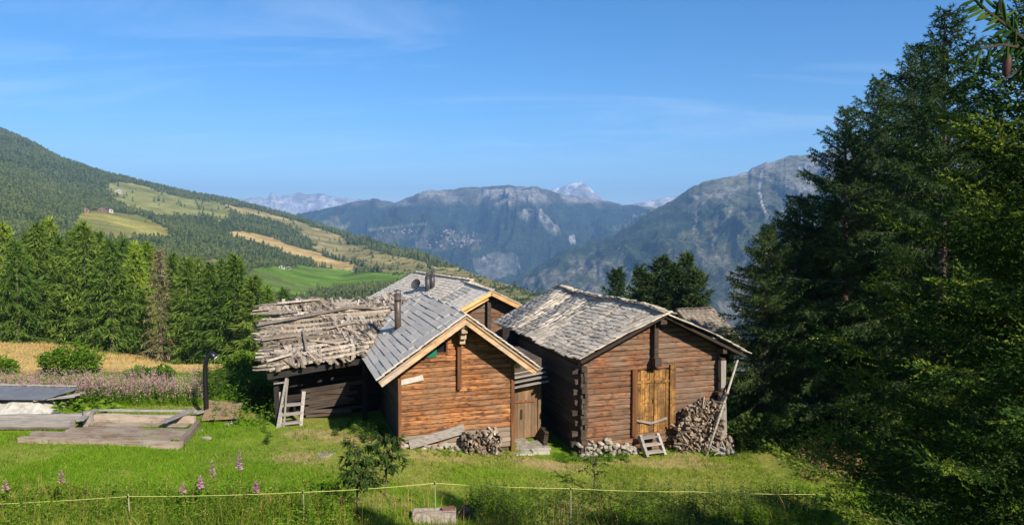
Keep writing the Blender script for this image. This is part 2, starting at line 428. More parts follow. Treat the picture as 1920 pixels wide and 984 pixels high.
L_grass = leafmat('lawn_blades', [(.1, (0.090, 0.188, 0.011)), (.5, (0.162, 0.307, 0.017)), (.9, (0.258, 0.398, 0.030))], .4, nscale=.5)
L_tall = leafmat('tall_blades', [(.1, (0.070, 0.130, 0.014)), (.45, (0.150, 0.227, 0.024)), (.7, (0.246, 0.292, 0.043)), (.95, (0.562, 0.470, 0.133))], .4, nscale=.7)
L_weed = leafmat('weed_leaves', [(.1, (0.065, 0.135, 0.013)), (.5, (0.139, 0.247, 0.020)), (.9, (0.227, 0.351, 0.033))], .4, nscale=.8)
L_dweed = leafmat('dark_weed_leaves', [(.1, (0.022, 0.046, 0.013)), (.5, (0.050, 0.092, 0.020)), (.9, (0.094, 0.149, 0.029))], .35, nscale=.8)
L_dry = leafmat('dry_stems', [(.1, (.26, .17, .055)), (.5, (.38, .26, .09)), (.9, (.52, .37, .15))], .3, nscale=.6)
L_stub = leafmat('stubble', [(.1, (0.464, 0.296, 0.110)), (.5, (0.634, 0.422, 0.180)), (.9, (0.805, 0.559, 0.260))], .3, nscale=.6)
M_twig = plain('dark_twig_bark', (.07, .055, .04), rough=.95)
L_pink = leafmat('faded_fireweed', [(.1, (0.314, 0.196, 0.163)), (.5, (0.470, 0.288, 0.265)), (.9, (0.605, 0.391, 0.377))], .3)
L_pink2 = leafmat('fireweed_flower', [(.1, (.42, .16, .28)), (.5, (.56, .26, .40)), (.9, (.66, .40, .52))], .3)
L_rust = leafmat('rusty_leaves', [(.1, (.13, .085, .04)), (.5, (.24, .16, .075)), (.9, (.36, .27, .13))], .3)

# ------------------------------------------------------------------ near ground
GX = np.array([-60, -40, -12, -7, -3.2, 0, 2, 6.7, 12, 30, 60.])
GZ = np.array([-.4, .1, .42, .30, .16, -.26, -.50, -.66, -.72, -.6, -.6])
def gz(x, y, rough=True):
    x = np.asarray(x, float); y = np.asarray(y, float)
    z = np.interp(x, GX, GZ)
    s = np.maximum(0, 15.0 - y)
    z = z + 0.0235 * s ** 2 / (1 + .0235 * s)          # bank up to the track
    k = .13 + .095 * sstep(-46, -22, x) + .05 * sstep(-6, 3, x)
    q = np.maximum(0, y - 28.0)
    z = z - k * q * q / (q + 5)
    if rough:
        f = .05 + .10 * sstep(30, 60, y)
        z = z + f * (fbm(x * .55, y * .55, 4, 3) - .5) * 1.6 + .05 * (fbm(x * 3, y * 3, 2, 8) - .5)
    return z
def gpt(px, py):
    """ground point seen at a photo position"""
    v = ray(px, py)
    t = np.linspace(6, 130, 2500)
    X = v.x * t; Y = v.y * t; Z = EYE + v.z * t
    d = Z - gz(X, Y)
    i = int(np.argmax(d < 0))
    return Vector((X[i], Y[i], float(gz(X[i], Y[i]))))
def gv(x, y, dz=0.0):
    return Vector((x, y, float(gz(x, y)) + dz))

def in_poly(px, py, poly):
    px = np.asarray(px); py = np.asarray(py)
    r = np.zeros(np.broadcast(px, py).shape, bool)
    n = len(poly)
    for i in range(n):
        x0, y0 = poly[i]; x1, y1 = poly[(i + 1) % n]
        c = (y0 > py) != (y1 > py)
        with np.errstate(divide='ignore', invalid='ignore'):
            r ^= c & (px < (x1 - x0) * (py - y0) / (y1 - y0 + 1e-12) + x0)
    return r

def near_cover(x, y):
    """albedo of the near ground"""
    n1 = fbm(x * .8, y * .8, 4, 21); n2 = fbm(x * .25, y * .25, 3, 31); n3 = fbm(x * 2.5, y * 2.5, 3, 41)
    sh = np.broadcast(x, y).shape + (1,)
    def C(r, g, b): return np.array([r, g, b])
    c = C(.125, .205, .016) * (1 + .5 * (n1[..., None] - .5))
    dryp = np.maximum(sstep(.52, .66, n2) * .8, sstep(.58, .72, n1) * .4)[..., None]
    c = lerp(c, C(.26, .24, .06), dryp)
    # bare, yellowed spots on the lawn
    for (bx, by, rx, ry, a) in ((-5.6, 18.9, .75, .45, 1), (-4.6, 20.6, 1.1, .35, .8), (1.4, 17.2, .6, .5, .5), (4.3, 20.9, 2.2, .35, .75), (-9.5, 23.2, 3.2, .8, .8), (-3.1, 16.2, .7, .5, .6), (-.6, 20.6, 1.1, .35, .7), (1.0, 20.2, 1.0, .45, 1), (5.3, 21.4, .7, .6, .9), (-5.9, 21.0, 1.0, .5, .8), (-2.2, 19.7, 1.3, .4, .6)):
        d = ((x - bx) / rx) ** 2 + ((y - by) / ry) ** 2
        c = lerp(c, C(.36, .27, .12), (a * (1 - sstep(.4, 1.5, d + (n3 - .5) * 1.2)))[..., None])
    # foot of the bank: dry grass
    c = lerp(c, C(.20, .17, .06), (sstep(16.6, 14.8, y + (n1 - .5) * 3) * .55)[..., None])
    # dry mown field
    fld = (sstep(29.0, 31.0, y + (n1 - .5) * 2.2) * sstep(-7.0, -9.0, x + .12 * (y - 30) + (n1 - .5) * 2))[..., None]
    row = .5 + .5 * np.sin((y * .9 + x * .25 + n1 * 4) * 2.2)
    gold = C(.56, .38, .14) * (1 + .45 * (n3[..., None] - .5) + .12 * (row[..., None] - .5))
    gold = lerp(gold, C(.26, .23, .07), sstep(.5, .62, n1)[..., None] * .6)
    c = lerp(c, gold, fld)
    # forest floor
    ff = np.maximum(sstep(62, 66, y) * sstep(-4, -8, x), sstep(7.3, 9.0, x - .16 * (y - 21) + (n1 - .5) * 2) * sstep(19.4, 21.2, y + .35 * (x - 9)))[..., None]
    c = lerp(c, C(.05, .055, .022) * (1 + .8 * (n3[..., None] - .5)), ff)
    # behind the houses
    bh = (sstep(34, 40, y) * sstep(-9, -6, x))[..., None]
    c = lerp(c, C(.17, .15, .065) * (1 + .8 * (n1[..., None] - .5)), bh)
    return c

xs = np.concatenate([np.linspace(-135, -26, 70)[:-1], np.arange(-26, 22, .22), np.linspace(22, 120, 60)])
ys = np.concatenate([np.arange(-12, 12, .6), np.arange(12, 34, .2), np.linspace(34, 99, 90)])
XX, YY = np.meshgrid(xs, ys)
ZZ = gz(XX, YY)
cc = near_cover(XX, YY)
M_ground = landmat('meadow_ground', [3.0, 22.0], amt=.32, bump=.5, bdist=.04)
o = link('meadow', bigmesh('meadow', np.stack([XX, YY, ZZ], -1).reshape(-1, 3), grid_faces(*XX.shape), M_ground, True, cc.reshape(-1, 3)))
tag(o, 'sloping alpine meadow with mown green lawn and dry golden field', 'meadow', kind='structure')

# ------------------------------------------------------------------ hillside on the left, falling to the valley
HX = [-700, -300, 0, 60, 120, 200, 250, 300, 370, 430, 500, 560, 640, 700, 760, 830, 900, 960, 1030, 1100, 1300, 1700]
HY = [40, 130, 243, 268, 301, 328, 339, 352, 367, 377, 395, 411, 438, 450, 468, 490, 518, 536, 560, 600, 690, 730]
HR = [1500, 1500, 1500, 1450, 1400, 1350, 1450, 1450, 1500, 1500, 1500, 1450, 1300, 1050, 900, 760, 600, 500, 400, 280, 180, 140]
D0 = 96.0
def hill_pt(px, t):
    """point on the hillside: column px (bearing), t 0..1 from the near edge to the skyline, >1 behind it"""
    px = np.asarray(px, float); t = np.asarray(t, float)
    yr = np.interp(px, HX, HY); dr = np.interp(px, HX, HR)
    b = (px - 960) / FPX
    tt = np.clip(t, 0, 1)
    d = D0 * (dr / D0) ** tt
    z0 = gz(b * D0, D0, False)
    y0 = 418 + (EYE - z0) * FPX / D0
    yp = lerp(y0, yr, tt)
    # rolling ground; none at either end
    und = (fbm(b * d * .006, d * .006, 4, 5) - .5) * 26 * np.sin(pi * tt) ** 1.0
    yp = yp + und * np.interp(px, [0, 900, 1100], [1, .8, .3])
    z = EYE + (418 - yp) * d / FPX
    ov = np.maximum(t - 1, 0)
    d = d * (1 + ov)
    z = z - ov * dr * .75
    return b * d, d, z, yp
GREEN_FIELD = [(455, 512), (478, 500), (530, 499), (620, 505), (770, 513), (752, 533), (700, 540), (660, 536), (610, 548), (540, 552), (480, 545)]
M1 = [(150, 402), (170, 397), (212, 398), (275, 410), (328, 438), (300, 446), (240, 446), (190, 440), (142, 420)]
M2 = [(200, 350), (228, 336), (262, 345), (300, 356), (350, 369), (420, 380), (436, 402), (420, 412), (380, 404), (330, 408), (290, 406), (255, 396), (222, 378)]
M3 = [(428, 382), (470, 390), (520, 402), (560, 414), (650, 438), (640, 447), (600, 440), (560, 430), (500, 416), (440, 404)]
M4 = [(430, 433), (470, 434), (510, 444), (560, 462), (640, 491), (690, 505), (640, 509), (600, 498), (560, 480), (490, 452), (440, 444)]
M5 = [(350, 492), (420, 486), (455, 500), (440, 512), (380, 504)]
M0 = [(-40, 352), (30, 365), (36, 374), (-40, 366)]
RIGHT = [(560, 425), (640, 440), (700, 447), (770, 466), (850, 492), (960, 532), (1040, 566), (1300, 720), (900, 640), (800, 540), (690, 502), (600, 470)]
FSTRIP = [(640, 428), (700, 436), (760, 452), (835, 480), (870, 500), (830, 502), (760, 484), (700, 470), (652, 455)]
MID = [(470, 560), (600, 552), (700, 540), (752, 533), (790, 540), (800, 640), (400, 640), (380, 560)]
def hill_cover(px, yp, x, y):
    n1 = fbm(x * .012, y * .012, 5, 51); n2 = fbm(x * .05, y * .05, 4, 61)
    jx = px + (fbm(x * .03, y * .03, 3, 71) - .5) * 34; jy = yp + (fbm(x * .03, y * .03, 3, 81) - .5) * 13
    A = lambda r, g, b: np.array([r, g, b])
    c = np.empty(px.shape + (3,)); c[:] = A(.045, .060, .022)
    dens = np.ones(px.shape)
    def put(poly, colr, d, jit=True):
        m = in_poly(jx if jit else px, jy if jit else yp, poly)
        c[m] = colr; dens[m] = d
    put(RIGHT, A(.27, .225, .095), .045)
    put(M2, A(.24, .235, .075), .04); put(M1, A(.29, .255, .07), .002); put(M0, A(.24, .22, .07), .05)
    put(M3, A(.38, .29, .115), .02); put(M4, A(.43, .30, .12), .006); put(M5, A(.32, .26, .08), .01)
    put(GREEN_FIELD, A(.12, .20, .03), .0)
    put(FSTRIP, A(.05, .06, .025), 1.0)
    put(MID, A(.07, .10, .025), .55)
    w = (dens < .5)[..., None]
    c = np.where(w, c * (1 + 1.1 * (n2[..., None] - .5)), c)
    c = np.where(w, lerp(c, A(.12, .135, .045), (sstep(.52, .66, n1) * .6)[..., None]), c)
    return c, dens * (.25 + 1.4 * sstep(.40, .62, n1))
pxs = np.linspace(-420, 1560, 420); ts = np.concatenate([np.linspace(0, 1, 150), 1 + np.array([.01, .03, .08, .2, .4, .8])])
PX, TT = np.meshgrid(pxs, ts)
hx, hy, hz, hyp = hill_pt(PX, TT)
hc, _ = hill_cover(PX, hyp, hx, hy)
M_hill = landmat('hillside_ground', [.06, .5], amt=.35)
o = link('hillside', bigmesh('hillside', np.stack([hx, hy, hz], -1).reshape(-1, 3), grid_faces(*PX.shape), M_hill, True, hc.reshape(-1, 3)))
tag(o, 'wooded hillside with golden meadows descending from the left', 'hillside', kind='structure')

# ------------------------------------------------------------------ valley floor and mountains
VZ = -275.0
ex = np.linspace(-11000, 11000, 120); ey = np.concatenate([np.linspace(-2000, 1000, 10), np.linspace(1100, 10800, 90)])
XX, YY = np.meshgrid(ex, ey)
ZV = np.full(XX.shape, VZ) + (fbm(XX * .002, YY * .002, 4, 91) - .5) * 20
ZV[YY < 1000] = VZ - 120
n = fbm(XX * .003, YY * .003, 5, 95)[..., None]
cv = lerp(np.array([.06, .075, .035]), np.array([.22, .21, .13]), sstep(.45, .6, n))
M_valley = landmat('valley_ground', [.01, .06], amt=.4)
o = link('valley_floor', bigmesh('valley_floor', np.stack([XX, YY, ZV], -1).reshape(-1, 3), grid_faces(*XX.shape), M_valley, True, cv.reshape(-1, 3)))
tag(o, 'broad valley floor far below the houses', 'valley floor', kind='structure')

def mountain(name, label, prof, depth, base, cover, nc, nr, gul=60, gw=(1 / 420., 1 / 900.), pw=1.0, seed=0, rough=5, back=.35, spur=0.0, spw=900.):
    """massif rising from the valley floor to a skyline profile (bearing, height) at its own distance"""
    P = np.array(prof, float)
    px = np.linspace(P[0, 0], P[-1, 0], nc)
    yr = np.interp(px, P[:, 0], P[:, 1]) + (fbm(px * .12, px * 0 + seed, 4, seed) - .5) * rough * 2
    dr = np.interp(px, *np.array(depth, float).T); db = np.interp(px, *np.array(base, float).T)
    t = np.concatenate([np.linspace(0, 1, nr), 1 + np.linspace(.05, back, 8)])
    PX, T = np.meshgrid(px, t); DR = np.broadcast_to(dr, T.shape); DB = np.broadcast_to(db, T.shape)
    b = (PX - 960) / FPX
    D = lerp(DB, DR, T)
    X = b * D; Y = D
    zr = EYE + (418 - np.broadcast_to(yr, T.shape)) * DR / FPX
    tt = np.clip(T, 0, 1)
    wx = X + (fbm(X / 600, Y / 600, 3, seed + 9) - .5) * 300
    g = ridged(wx * gw[0], Y * gw[1], 6, seed + 3, .52)
    fine = fbm(X / 90, Y / 140, 5, seed + 5)
    sp = np.sin(wx / spw * 2 * pi + seed) * spur
    env = np.sin(pi * np.clip(tt, 0, 1) ** .85) ** .8
    Z = VZ - 12 + (zr - VZ + 12) * tt ** pw + env * ((g - .45) * gul + sp + (fine - .5) * gul * .5 + (ridged(X / 70, Y / 160, 4, seed + 15) - .4) * gul * .22)
    ov = np.maximum(T - 1, 0)
    Z = Z - ov * (zr - VZ) * 1.2 + (fine - .5) * gul * .2 * (ov > 0)
    c = cover(PX, X, Y, Z, tt, g, fine)
    o = link(name, bigmesh(name, np.stack([X, Y, Z], -1).reshape(-1, 3), grid_faces(*T.shape), M_mtn, True, c.reshape(-1, 3)))
    tag(o, label, 'mountain', kind='structure')
    yp = 418 + (EYE - Z) * FPX / D
    return PX, yp, X, Y, Z
M_mtn = landmat('mountain_ground', [.012, .05, .16], amt=.6, bump=1.0, bdist=22)
A3 = lambda r, g, b: np.array([r, g, b])
FOR = A3(.040, .060, .032); MEA = A3(.20, .195, .095); ROCK = A3(.42, .385, .345); SCREE = A3(.48, .46, .42); SNOW = A3(.85, .87, .9)
def cov_central(px, X, Y, Z, t, g, f):
    n = fbm(X / 260, Y / 420, 5, 7)
    yp = 418 + (EYE - Z) * FPX / Y
    c = np.empty(px.shape + (3,)); c[:] = FOR
    c = c * (1 + 1.0 * (f[..., None] - .5))
    m = sstep(.52, .60, n + .10 * (f - .5)) * sstep(.35, .6, t)
    c = lerp(c, MEA, (m * .8)[..., None])
    hi = sstep(388, 370, yp + (n - .5) * 36)
    c = lerp(c, lerp(A3(.15, .14, .10), ROCK, sstep(.42, .6, f)[..., None]), (hi * .8)[..., None])
    # pale eroded ravines
    rv = sstep(.62, .75, g + .5 * (f - .5)) * in_poly(px + (f - .5) * 30, yp, [(955, 400), (1005, 385), (1060, 400), (1060, 470), (1030, 490), (985, 470), (955, 440)])
    c = lerp(c, SCREE * .8, (rv * .75)[..., None])
    rv = in_poly(px + (f - .5) * 40, yp + (f - .5) * 30, [(890, 490), (930, 476), (962, 472), (975, 486), (968, 520), (900, 520)])
    c = lerp(c, SCREE * (.35 + .6 * ridged(X / 45, Y / 300, 3, 5)[..., None]), (rv * .55)[..., None])
    rv = in_poly(px + (f - .5) * 14, yp, [(1064, 444), (1078, 440), (1080, 456), (1068, 460)])
    c = lerp(c, SCREE, (rv * .9)[..., None])
    # terraces and village ground
    tv = in_poly(px + (n - .5) * 60, yp + (n - .5) * 20, [(700, 430), (820, 428), (900, 440), (890, 466), (850, 474), (770, 462), (690, 446)]) * sstep(.45, .55, f)
    c = lerp(c, A3(.22, .19, .14), (tv * .45)[..., None])
    ln = (np.abs(yp - (428 - .10 * (px - 700)) + (n - .5) * 10) < 2.2) & (px > 690) & (px < 800)
    c = lerp(c, MEA * 1.4, (ln * .6)[..., None])
    return c
def cov_right(px, X, Y, Z, t, g, f):
    n = fbm(X / 200, Y / 300, 5, 17)
    yp = 418 + (EYE - Z) * FPX / Y
    c = np.empty(px.shape + (3,)); c[:] = A3(.055, .078, .038)
    c = c * (1 + 1.2 * (f[..., None] - .5))
    hi = sstep(400, 340, yp + (n - .5) * 90 - .06 * (px - 1400))
    c = lerp(c, lerp(A3(.18, .185, .10), ROCK * .9, sstep(.40, .58, f + .4 * (g - .45))[..., None]), (hi * .9)[..., None])
    m = sstep(.54, .62, n)
    c = lerp(c, MEA * .95, (m * .5)[..., None])
    lo = sstep(440, 520, yp + (n - .5) * 60) * sstep(.50, .62, fbm(X / 60, Y / 100, 4, 27))
    c = lerp(c, A3(.30, .27, .20), (lo * .7)[..., None])
    st = np.abs(px - (1428 - 8 * np.sin((yp - 320) / 26.) + .1 * (yp - 330))) < 2.4 + 1.5 * (f - .5)
    st &= (yp > 318) & (yp < 410)
    c = lerp(c, SCREE * 1.15, (st * .85)[..., None])
    for (x0, y0, x1, y1, w) in ((1380, 350, 1330, 470, 2.6), (1350, 340, 1290, 440, 2), (1470, 320, 1462, 420, 2), (1500, 345, 1475, 400, 2)):
        u = np.clip((yp - y0) / (y1 - y0), 0, 1)
        s = (np.abs(px - lerp(x0, x1, u) - (n - .5) * 40) < w) & (yp > y0) & (yp < y1)
        c = lerp(c, SCREE * .8, (s * .45)[..., None])
    sn = in_poly(px + (f - .5) * 16, yp + (f - .5) * 8, [(1493, 317), (1508, 313), (1514, 320), (1500, 323)])
    c = lerp(c, SNOW, (sn * 1.)[..., None])
    return c
def cov_rock(px, X, Y, Z, t, g, f):
    c = lerp(A3(.42, .37, .33), A3(.72, .67, .61), sstep(.3, .65, f + .5 * (g - .4))[..., None])
    return lerp(c, SNOW, (sstep(.60, .68, f) * sstep(.4, .9, t) * .5)[..., None])
def cov_snowpeak(px, X, Y, Z, t, g, f):
    yp = 418 + (EYE - Z) * FPX / Y
    c = lerp(A3(.20, .18, .16), A3(.40, .36, .33), sstep(.35, .6, f)[..., None])
    s = sstep(.54, .58, f + .35 * (g - .4) + .16 * sstep(350, 342, yp) * sstep(1108, 1080, px)) * sstep(372, 356, yp)
    return lerp(c, SNOW, (s * .8)[..., None])
mountain('rock_range', 'pale distant rock range with jagged teeth beyond the hillside', [(330, 392), (400, 380), (440, 374), (466, 371), (488, 370), (503, 371), (511, 361), (514, 360), (519, 369), (545, 365), (565, 361), (580, 365), (606, 363), (622, 369), (650, 372), (690, 375), (760, 382), (860, 392), (1000, 400)],
         [(330, 9800), (1000, 9800)], [(330, 7800), (1000, 7800)], cov_rock, 260, 70, 300, (1 / 500., 1 / 1500.), .9, 3, 1.6)
mountain('snow_peak', 'sharp snow streaked peak behind the central ridge', [(960, 400), (1010, 372), (1030, 359), (1040, 354), (1052, 352), (1066, 347), (1078, 343), (1089, 340), (1098, 346), (1106, 353), (1117, 362), (1130, 373), (1150, 384), (1185, 392)],
         [(960, 8200), (1185, 8200)], [(960, 6700), (1185, 6700)], cov_snowpeak, 160, 90, 240, (1 / 350., 1 / 900.), 1.0, 13, 1.2)
mountain('pink_ridge', 'low pinkish rock ridge filling the gap between two mountains', [(1080, 396), (1130, 388), (1180, 385), (1200, 379), (1230, 375), (1250, 371), (1280, 367), (1320, 366), (1400, 372)],
         [(1080, 7200), (1400, 7200)], [(1080, 6000), (1400, 6000)], cov_rock, 130, 60, 160, (1 / 350., 1 / 900.), .95, 23, 1.5)
CEN = mountain('central_mountain', 'long blue forested mountain with pale ravines across the valley', [(380, 470), (470, 430), (560, 404), (600, 394), (640, 384), (680, 375), (700, 373), (718, 376), (742, 380), (770, 368), (800, 358), (825, 358), (850, 356), (868, 351), (900, 352), (930, 349), (952, 347), (975, 351), (1000, 350), (1030, 356), (1060, 366), (1100, 372), (1140, 378), (1165, 384), (1200, 386), (1260, 392), (1340, 404), (1440, 420)],
         [(380, 4600), (1440, 5000)], [(380, 3050), (900, 3150), (1440, 3300)], cov_central, 720, 190, 230, (1 / 300., 1 / 1400.), .9, 33, 2.2, spur=26, spw=720.)
mountain('right_mountain', 'steep grey green mountain rising on the right behind trees', [(930, 560), (975, 522), (1010, 498), (1060, 468), (1110, 450), (1150, 440), (1180, 424), (1205, 406), (1235, 388), (1262, 374), (1290, 354), (1318, 342), (1345, 336), (1385, 328), (1400, 321), (1430, 307), (1450, 302), (1480, 292), (1505, 292), (1528, 293), (1545, 284), (1570, 276), (1620, 268), (1700, 274), (1800, 262), (1960, 250), (2200, 262), (2500, 330)],
         [(930, 2650), (1250, 3000), (1500, 3300), (2500, 3300)], [(930, 2000), (1200, 1600), (1500, 1450), (2500, 1450)], cov_right, 720, 190, 100, (1 / 190., 1 / 900.), .92, 43, 2.5, spur=14, spw=520.)

# air: haze that turns far things blue
hm = bpy.data.materials.new('haze_air'); hm.use_nodes = True
hn = hm.node_tree; hn.nodes.clear()
hv = nd(hn, 'ShaderNodeVolumePrincipled', {'Color': (.30, .57, 1.0, 1), 'Density': 1.4e-4, 'Anisotropy': 0.0})
hv.inputs['Density Attribute'].default_value = ''
ho = nd(hn, 'ShaderNodeOutputMaterial'); hn.links.new(hv.outputs[0], ho.inputs['Volume'])
hm.cycles.homogeneous_volume = True
o = link('haze', boxmesh('haze', -13000, 13000, -2600, 12600, VZ - 140, 620, hm))
tag(o, 'thin blue haze filling the valley air', 'haze', kind='stuff')

# ------------------------------------------------------------------ buildings
RZ = R(18)
class Site:
    def __init__(s, loc, rz):
        s.loc = Vector(loc); s.rz = rz
        s.ux = Vector((cos(rz), sin(rz), 0)); s.uy = Vector((-sin(rz), cos(rz), 0))
    def local(s, P):
        d = Vector(P) - s.loc
        return Vector((d.dot(s.ux), d.dot(s.uy), d.z))
    def world(s, x, y, z): return s.loc + s.ux * x + s.uy * y + Vector((0, 0, z))
    def wall(s, px, py, y=0):
        return s.local(hit_plane(px, py, s.world(0, y, 0), s.uy))
    def plane(s, px, py, p, n):
        N = s.ux * n[0] + s.uy * n[1] + Vector((0, 0, n[2]))
        return s.local(hit_plane(px, py, s.world(*p), N))
    def ground(s, x, y):
        w = s.world(x, y, 0)
        return float(gz(w.x, w.y)) - s.loc.z

def roof_tiles(parent, name, shapes, mat, ridge, down, Ls, y0, y1, expo, wid, length, thick, limit, lift=.012, yaw=.03, ragged=.03, sway=None, site=None, scat=.15, tiltx=1.0):
    """lapped tiles on one slope; nearest to the camera become parts, the rest one stuff part"""
    down = Vector(down).normalized(); along = Vector((0, 1, 0))
    nrm = along.cross(down)
    if nrm.z < 0: nrm = -nrm
    items = []
    rows = int(round(Ls / expo))
    for r in range(rows):
        s = Ls - (r + 1) * expo * (Ls / expo / rows)
        y = y0 + random.uniform(-.5, 0) * wid
        while y < y1:
            w = wid * random.uniform(1 - scat, 1 + scat)
            yc = y + w / 2
            if yc + w * .4 > y0 and yc - w * .4 < y1:
                ya = max(y, y0 - random.uniform(0, ragged)); yb = min(y + w, y1 + random.uniform(0, ragged))
                w2 = yb - ya; yc = (ya + yb) / 2
                if w2 > .04:
                    l = length * random.uniform(.93, 1.07)
                    sj = random.uniform(-ragged, ragged) * .8
                    tilt = (thick + lift) / max(expo, .01) * .8
                    ex = (down - nrm * 0 + nrm * tilt * tiltx * .35).normalized()
                    a = random.uniform(-yaw, yaw)
                    ex = (ex + along * a).normalized()
                    ez = ex.cross(along); ez = ez if ez.dot(nrm) > 0 else -ez
                    ey = ez.cross(ex)
                    sw = sway(s, yc) if sway else 0
                    p = Vector(ridge) + down * (s + expo - l / 2 + sj) + along * yc + nrm * (thick * .6 + lift + random.uniform(0, lift) + sw)
                    items.append((random.choice(shapes), frame(ex * l, ey * w2 * (1.0 if ragged < .005 else .985), ez * thick, p)))
            y += w
    cl = site.local(CAM)
    items.sort(key=lambda it: (it[1].translation - cl).length)
    for me, M in items[:limit]:
        link(name, me, parent, M=M)
    if items[limit:]:
        joined(name, items[limit:], mat, parent)
def slab(name, parent, p0, down, Ls, y0, y1, th, mat):
    down = Vector(down).normalized(); al = Vector((0, 1, 0)); n = al.cross(down)
    if n.z < 0: n = -n
    P0 = Vector(p0); V = []
    for k in (-th, 0):
        for (s, y) in ((0, y0), (Ls, y0), (Ls, y1), (0, y1)):
            V.append(P0 + down * s + Vector((0, y, 0)) + n * k)
    return link(name, smallmesh(name, V, BOXF, mat), parent)
def gable_boards(parent, name, x0, x1, apex, z0, zeave, h, roofz, t, mat, y=0, mat_low=None, zlow=None, gaps=(), seg=6):
    """horizontal timbers from z0 to the gable point; gaps = (xa, xb, za, zb) openings"""
    z = z0
    while True:
        hh = h * random.uniform(.82, 1.2)
        zt = z + hh
        def span(zz):
            a, b = x0, x1
            if zz > zeave:
                a = max(a, roofz(zz)[0]); b = min(b, roofz(zz)[1])
            return a, b
        xb = span(z); xt = span(zt)
        if xt[1] - xt[0] < .12: break
        pieces = [(xb, xt)]
        for (ga, gb, za, zb) in gaps:
            if zt > za + .03 and z < zb - .03:
                new = []
                for (b, q) in pieces:
                    if b[0] < ga and b[1] > gb: new += [((b[0], ga), (q[0], ga)), ((gb, b[1]), (gb, q[1]))]
                    else: new.append((b, q))
                pieces = new
        for (b, q) in pieces:
            if b[1] - b[0] < .05: continue
            m = mat_low if (mat_low and zt < zlow) else mat
            # long walls are made of butted lengths
            me = log_board(name, b[0], b[1], q[0], q[1], z + .004, zt - .004, t, m, seg)
            link(name, me, parent, loc=(0, y, 0))
        z = zt
def box_part(parent, name, x0, x1, y0, y1, z0, z1, mat, jit=.006):
    V = [tuple(c + random.uniform(-jit, jit) for c in v) for v in box_v(x0, x1, y0, y1, z0, z1)]
    return link(name, smallmesh(name, V, BOXF, mat), parent)
def body_mesh(x0, x1, y0, y1, z0, ze0, ze1, xa, za):
    V = []
    for y in (y0, y1):
        V += [(x0, y, z0), (x1, y, z0), (x1, y, ze1), (xa, y, za), (x0, y, ze0)]
    F = [(0, 1, 2, 3, 4), (9, 8, 7, 6, 5), (1, 0, 5, 6), (2, 1, 6, 7), (3, 2, 7, 8), (4, 3, 8, 9), (0, 4, 9, 5)]
    return V, F
def fit_beam(name, parent, a, b, w, h, mat, jit=.008, seg=4):
    a = Vector(a); b = Vector(b); d = b - a; L = d.length; ex = d.normalized()
    up = Vector((0, 0, 1)) if abs(ex.z) < .9 else Vector((0, 1, 0))
    ey = up.cross(ex).normalized(); ez = ex.cross(ey)
    V = []; F = []
    for k in range(seg + 1):
        c = a + d * (k / seg); j = [random.uniform(-jit, jit) for _ in range(4)]
        V += [c + ey * (-w / 2 + j[0]) + ez * (-h / 2), c + ey * (w / 2 + j[1]) + ez * (-h / 2 + j[2]), c + ey * (w / 2 + j[1]) + ez * (h / 2 + j[3]), c + ey * (-w / 2 + j[0]) + ez * (h / 2)]
    for k in range(seg):
        for i in range(4):
            p = k * 4 + i; q = k * 4 + (i + 1) % 4
            F.append((p, q, q + 4, p + 4))
    F.append((3, 2, 1, 0)); F.append(tuple(seg * 4 + i for i in range(4)))
    return link(name, smallmesh(name, V, F, mat), parent)

SLATES = [plank_mesh('slate', M_slate, 2, .015, .02) for _ in range(4)]
SHING = [plank_mesh('shingle', W_shingle, 2, .07, .09) for _ in range(6)]
SHINGA = [plank_mesh('pale_shingle', W_shingleA, 1, .04, .05) for _ in range(4)]
STONES = [stone_mesh('stone', M_stone) for _ in range(6)]
def stone(parent, x, y, z, s, name='stone'):
    return link(name, random.choice(STONES), parent, (x, y, z), (random.uniform(-.5, .5), random.uniform(-.5, .5), random.uniform(0, 6)), (s * random.uniform(.9, 1.5), s * random.uniform(.8, 1.1), s * random.uniform(.6, .95)))

# ---- the small chalet in front
S = Site((-1.512, 20.67, 0), RZ)
ch = empty('chalet', S.loc, RZ, 'small orange timber chalet with grey slate roof and one tall brown flue', 'chalet')
XL, XR, ZA, ZEL, ZER, AL, AR = -1.75, 1.56, 3.90, 2.24, 2.28, 2.43, 2.14
YF, YB = -.70, 5.9
pl = (ZA - ZEL) / AL; pr = (ZA - ZER) / AR
dl = Vector((-1, 0, -pl)).normalized(); dr_ = Vector((1, 0, -pr)).normalized()
LL = AL * sqrt(1 + pl * pl); LR = AR * sqrt(1 + pr * pr)
TH = .09
V, F = body_mesh(XL + .06, XR - .06, .0, 5.5, -.55, ZA - pl * (-XL - .06) - .2, ZA - pr * (XR - .06) - .2, 0, ZA - .2)
link('wall', smallmesh('wall', V, F, W_dark), ch)
